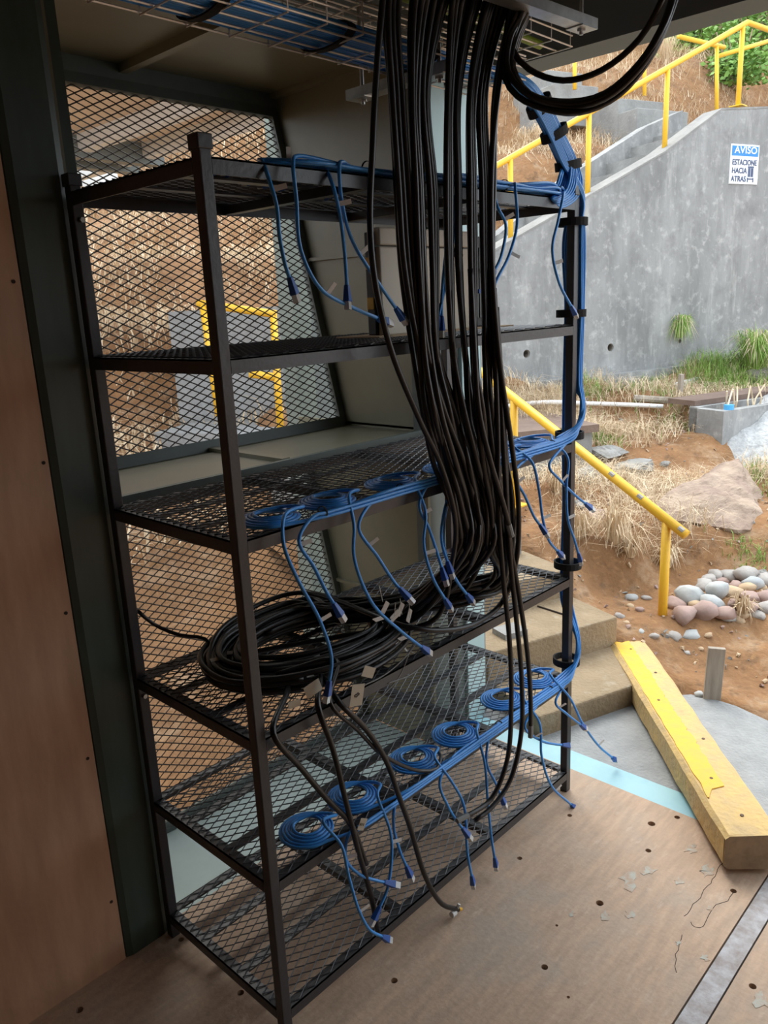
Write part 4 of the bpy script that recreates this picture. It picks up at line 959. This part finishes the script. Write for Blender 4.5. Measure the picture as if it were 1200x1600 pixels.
random.seed(91)
mbs = {'stone_ochre': MB(), 'boulder_grey': MB(), 'stone_red': MB()}
for _ in range(900):
    x, y = random.uniform(2.35,5.0), random.uniform(-.5,2.0)
    if not free(x, y) or in_poly(x, y, LAND): continue
    r = random.uniform(.004,.016)*(1.6 if random.random() < .1 else 1); z = ground(x, y); src = SM[random.randrange(5)]; mm = random.choice(('stone_ochre','stone_ochre','stone_ochre','boulder_grey','stone_red'))
    vs = [(Vector((random.uniform(-1,1), random.uniform(-1,1), random.uniform(-1,1))).normalized()*r) for _k in range(7)]
    bm = bmesh.new()
    for v in vs: bm.verts.new(v+Vector((x, y, z+r*.3)))
    bmesh.ops.convex_hull(bm, input=bm.verts); bm.verts.index_update()
    mbs[mm].add([v.co.copy() for v in bm.verts], [tuple(v.index for v in f.verts) for f in bm.faces]); bm.free()
for mm, b_ in mbs.items():
    o = tag(b_.build('rubble', mm), 'fine %s rubble strewn over the dirt bank' % {'stone_ochre':'ochre','boulder_grey':'grey','stone_red':'reddish'}[mm], 'rubble'); o['kind'] = 'stuff'

# drain box, boards, pipe, plate, stake
c0 = on_ground(1110,690); zb = c0.z
db = thing('drain_box', 'open concrete drain box with rubble and twigs beside the white gravel', 'drain', c0)
A = atD(1131,643,5.55); B_ = atD(1215,626,5.8); bx = (B_-A); bx.z = 0; bl = bx.length+.5; bx.normalize(); by = Vector((-bx.y, bx.x, 0))
MD = Matrix(((bx.x,by.x,0,A.x),(bx.y,by.y,0,A.y),(0,0,1,A.z),(0,0,0,1)))
MB().box(0,bl,0,.07,-.4,0,MD).build('front_wall', 'concrete_wall', db); MB().box(0,.07,.07,.3,-.4,0,MD).build('side_wall', 'concrete_wall', db)
MB().box(0,bl,.23,.3,-.4,.01,MD).build('rear_wall', 'concrete_wall', db); MB().box(.07,bl,.07,.23,-.4,-.10,MD).build('bed', 'earth', db)
for k in range(9):
    q = MD @ Vector((.12+.07*k, .1+.03*(k % 4), -.11)); MB().tube([q, q+Vector((random.uniform(-.06,.06),random.uniform(-.05,.05),.14)), q+Vector((random.uniform(-.14,.14),random.uniform(-.05,.05),.24))], .006, 5).build('twig', 'grass_dry', db)
bd = MB().box(.02, bl, .27, .52, .012, .05, MD).build('rusty_board', 'rust_plate', origin=MD @ Vector((.5,.4,.012))); tag(bd, 'dark rusty board lying across the back of the drain box', 'board')
q = MD @ Vector((.1,.04,.0)); tag(MB().tube([q, q+Vector((0,0,.035))], .035, 12).build('plastic_cup', 'plastic_blue', origin=q), 'small blue plastic cap lying on the drain box edge', 'cap')
q = on_ground(1170,602)+Vector((0,0,.06)); tag(MB().tube([q, q+U2*.35+Vector((0,0,.01)), q+U2*.9], [.075,.08,.075], 14).build('log', 'rot_log', origin=q, smooth=True), 'grey weathered log lying behind the rusty board', 'log')
gv = on_ground(1190,700); mb = MB(); n = 26
vs = []
for j in range(n):
    for i in range(n):
        u, v = i/(n-1)-.5, j/(n-1)-.5; x = gv.x+.26+u*1.3; y = gv.y-.12+v*.9
        e = max(0, 1-((u*2)**2+(v*2)**2)); vs.append(Vector((x, y, ground(x,y)-.05+.22*e**.6+.02*noise.noise(Vector((x*14,y*14,0))))))
mb.add(vs, [(j*n+i, j*n+i+1, (j+1)*n+i+1, (j+1)*n+i) for j in range(n-1) for i in range(n-1)])
o = tag(mb.build('white_gravel', 'white_gravel', smooth=True), 'heap of white gravel below the drain box', 'gravel'); o['kind'] = 'stuff'
pts = [on_ground(700,660), on_ground(765,657), on_ground(800,651), on_ground(850,646), on_ground(920,647), on_ground(1000,650), on_ground(1035,652)]
tag(MB().tube(smooth_path([p+Vector((0,0,.085)) for p in pts], .08), .018, 10).build('white_pipe', 'pvc_white', origin=pts[3], smooth=True), 'thin white plastic pipe lying across the grass', 'pipe')
cp = thing('sump_cover', 'rusty steel plate covering a low concrete sump', 'cover', on_ground(850,690))
q = atD(932,668,5.3); q0 = atD(690,690,5.0); ex = (q-q0); ex.z = 0; L0 = ex.length; ex.normalize(); ey = Vector((-ex.y, ex.x, 0)); MC = Matrix(((ex.x,ey.x,0,q0.x),(ex.y,ey.y,0,q0.y),(0,0,1,q.z-.03),(0,0,0,1)))
MB().box(.05,L0,.05,.75,-.35,0,MC).build('sump_wall', 'concrete_wall', cp); MB().box(0,L0+.02,0,.8,0,.05,MC).build('plate', 'rust_plate', cp)
q = on_ground(1112,1092); tag(MB().box(-.034,.034,-.011,.011,-.06,.235, Matrix.Translation(q) @ Matrix.Rotation(math.radians(-60), 4, 'Z') @ Matrix.Rotation(.03, 4, 'Y')).build('wooden_stake', 'wood_grey', origin=q, bevel=.002), 'grey wooden stake driven into the dirt beside the landing', 'stake')
q = on_ground(1061,632); tag(MB().box(-.022,.022,-.014,.014,-.05,.24, Matrix.Translation(q) @ Matrix.Rotation(.9, 4, 'Z') @ Matrix.Rotation(-.06, 4, 'Y')).build('wooden_stick', 'wood_grey', origin=q), 'short upright wooden stick in the grass by the drain box', 'stick')
q = on_ground(1075,602); tag(MB().box(-.16,.16,-.02,.02,.0,.05, Matrix.Translation(q) @ Matrix.Rotation(math.radians(-12), 4, 'Z') @ Matrix.Rotation(-.08, 4, 'Y')).build('white_lath', 'pvc_white', origin=q), 'white lath lying in the grass near the wall', 'lath')
q = on_ground(990,630); q2 = on_ground(1085,636); tag(MB().tube([q+Vector((0,0,.04)), q2+Vector((0,0,.04))], .028, 8).build('wooden_pole', 'wood_grey', origin=q), 'tan wooden pole lying in the dry grass', 'pole')

# ------------------------------------------------------------------ outside, behind the bays
random.seed(77)
blades('dry_grass', scatter(15000, lambda: (random.uniform(-.5,6.5), random.uniform(2.2,9)), lambda x, y: bval(x,y) > 2.5 and not (aval(x,y) > 2.2 and 3.8 < bval(x,y) < 5.3), .05), .05, .2, 'grass_dry', 'dry straw grass on the hillside behind the mesh bays', 'grass', .0075, 1.4)
pb = thing('concrete_platform', 'pale concrete platform on the hillside seen through the mesh bay', 'platform', (2.25,3.2,.7))
A = atD(262,487,5.3); B_ = atD(452,500,5.0); ex = B_-A; ex.z = 0; L0 = ex.length; ex.normalize(); ey = Vector((-ex.y, ex.x, 0)); MP = Matrix(((ex.x,ey.x,0,A.x),(ex.y,ey.y,0,A.y),(0,0,1,0),(0,0,0,1)))
MB().box(0,L0,0,.25,.3,A.z,MP).build('front_wall', 'landing_conc', pb); MB().box(-.02,.12,.25,1.3,.3,A.z-.02,MP).build('side_wall', 'concrete', pb)
MB().box(.12,L0,.25,1.3,.3,A.z-.25,MP).build('deck', 'concrete', pb); MB().box(.15,L0,-.5,0,.3,.95,MP).build('step', 'landing_conc', pb)
D5 = 4.75
rail_thing('yellow guard rail on the pale platform behind the mesh bay', [[atD(308,474,D5), atD(432,491,D5)], [atD(390,584,D5), atD(436,590,D5)]], [(atD(342,650,D5), atD(317,476,D5)), (atD(439,684,D5), atD(427,490,D5))], atD(439,684,D5))
cn = thing('canopy_roof', 'tan sheet canopy roof with grey beams beyond the upper mesh bay', 'roof', (2.2,4.2,0))
MB().box(-.6,3.1,2.85,5.3,3.02,3.05).build('roof_sheet', 'canopy_tan', cn)
for y in (4.9, 5.3): MB().box(-.6,3.1,y,y+.12,2.86,3.02).build('beam', 'beam_green', cn)
MB().box(-.6,3.4,6.2,6.3,2.86,3.2).build('fascia', 'steel_white', cn)
for x in (2.35,2.9): MB().box(x,x+.1,2.9,6.3,2.90,3.02).build('rafter', 'steel_white', cn)
for (x, y) in ((-.6,5.31),(-.6,6.2)): MB().box(x,x+.1,y,y+.1,ground(x,y)-.2,3.0).build('support_post', 'beam_green', cn)
sp = thing('steel_post', 'pale green steel post standing just outside the mesh bays', 'post', (1.35,1.4,-.2))
MB().box(1.355,1.455,1.37,1.46,-.2,2.6).build('shaft', 'post_grey', sp); MB().box(1.455,1.64,1.42,1.46,-.2,2.6).build('shade_strip', 'beam_green', sp)  # dark strip added beside the shaft to stand in for shade
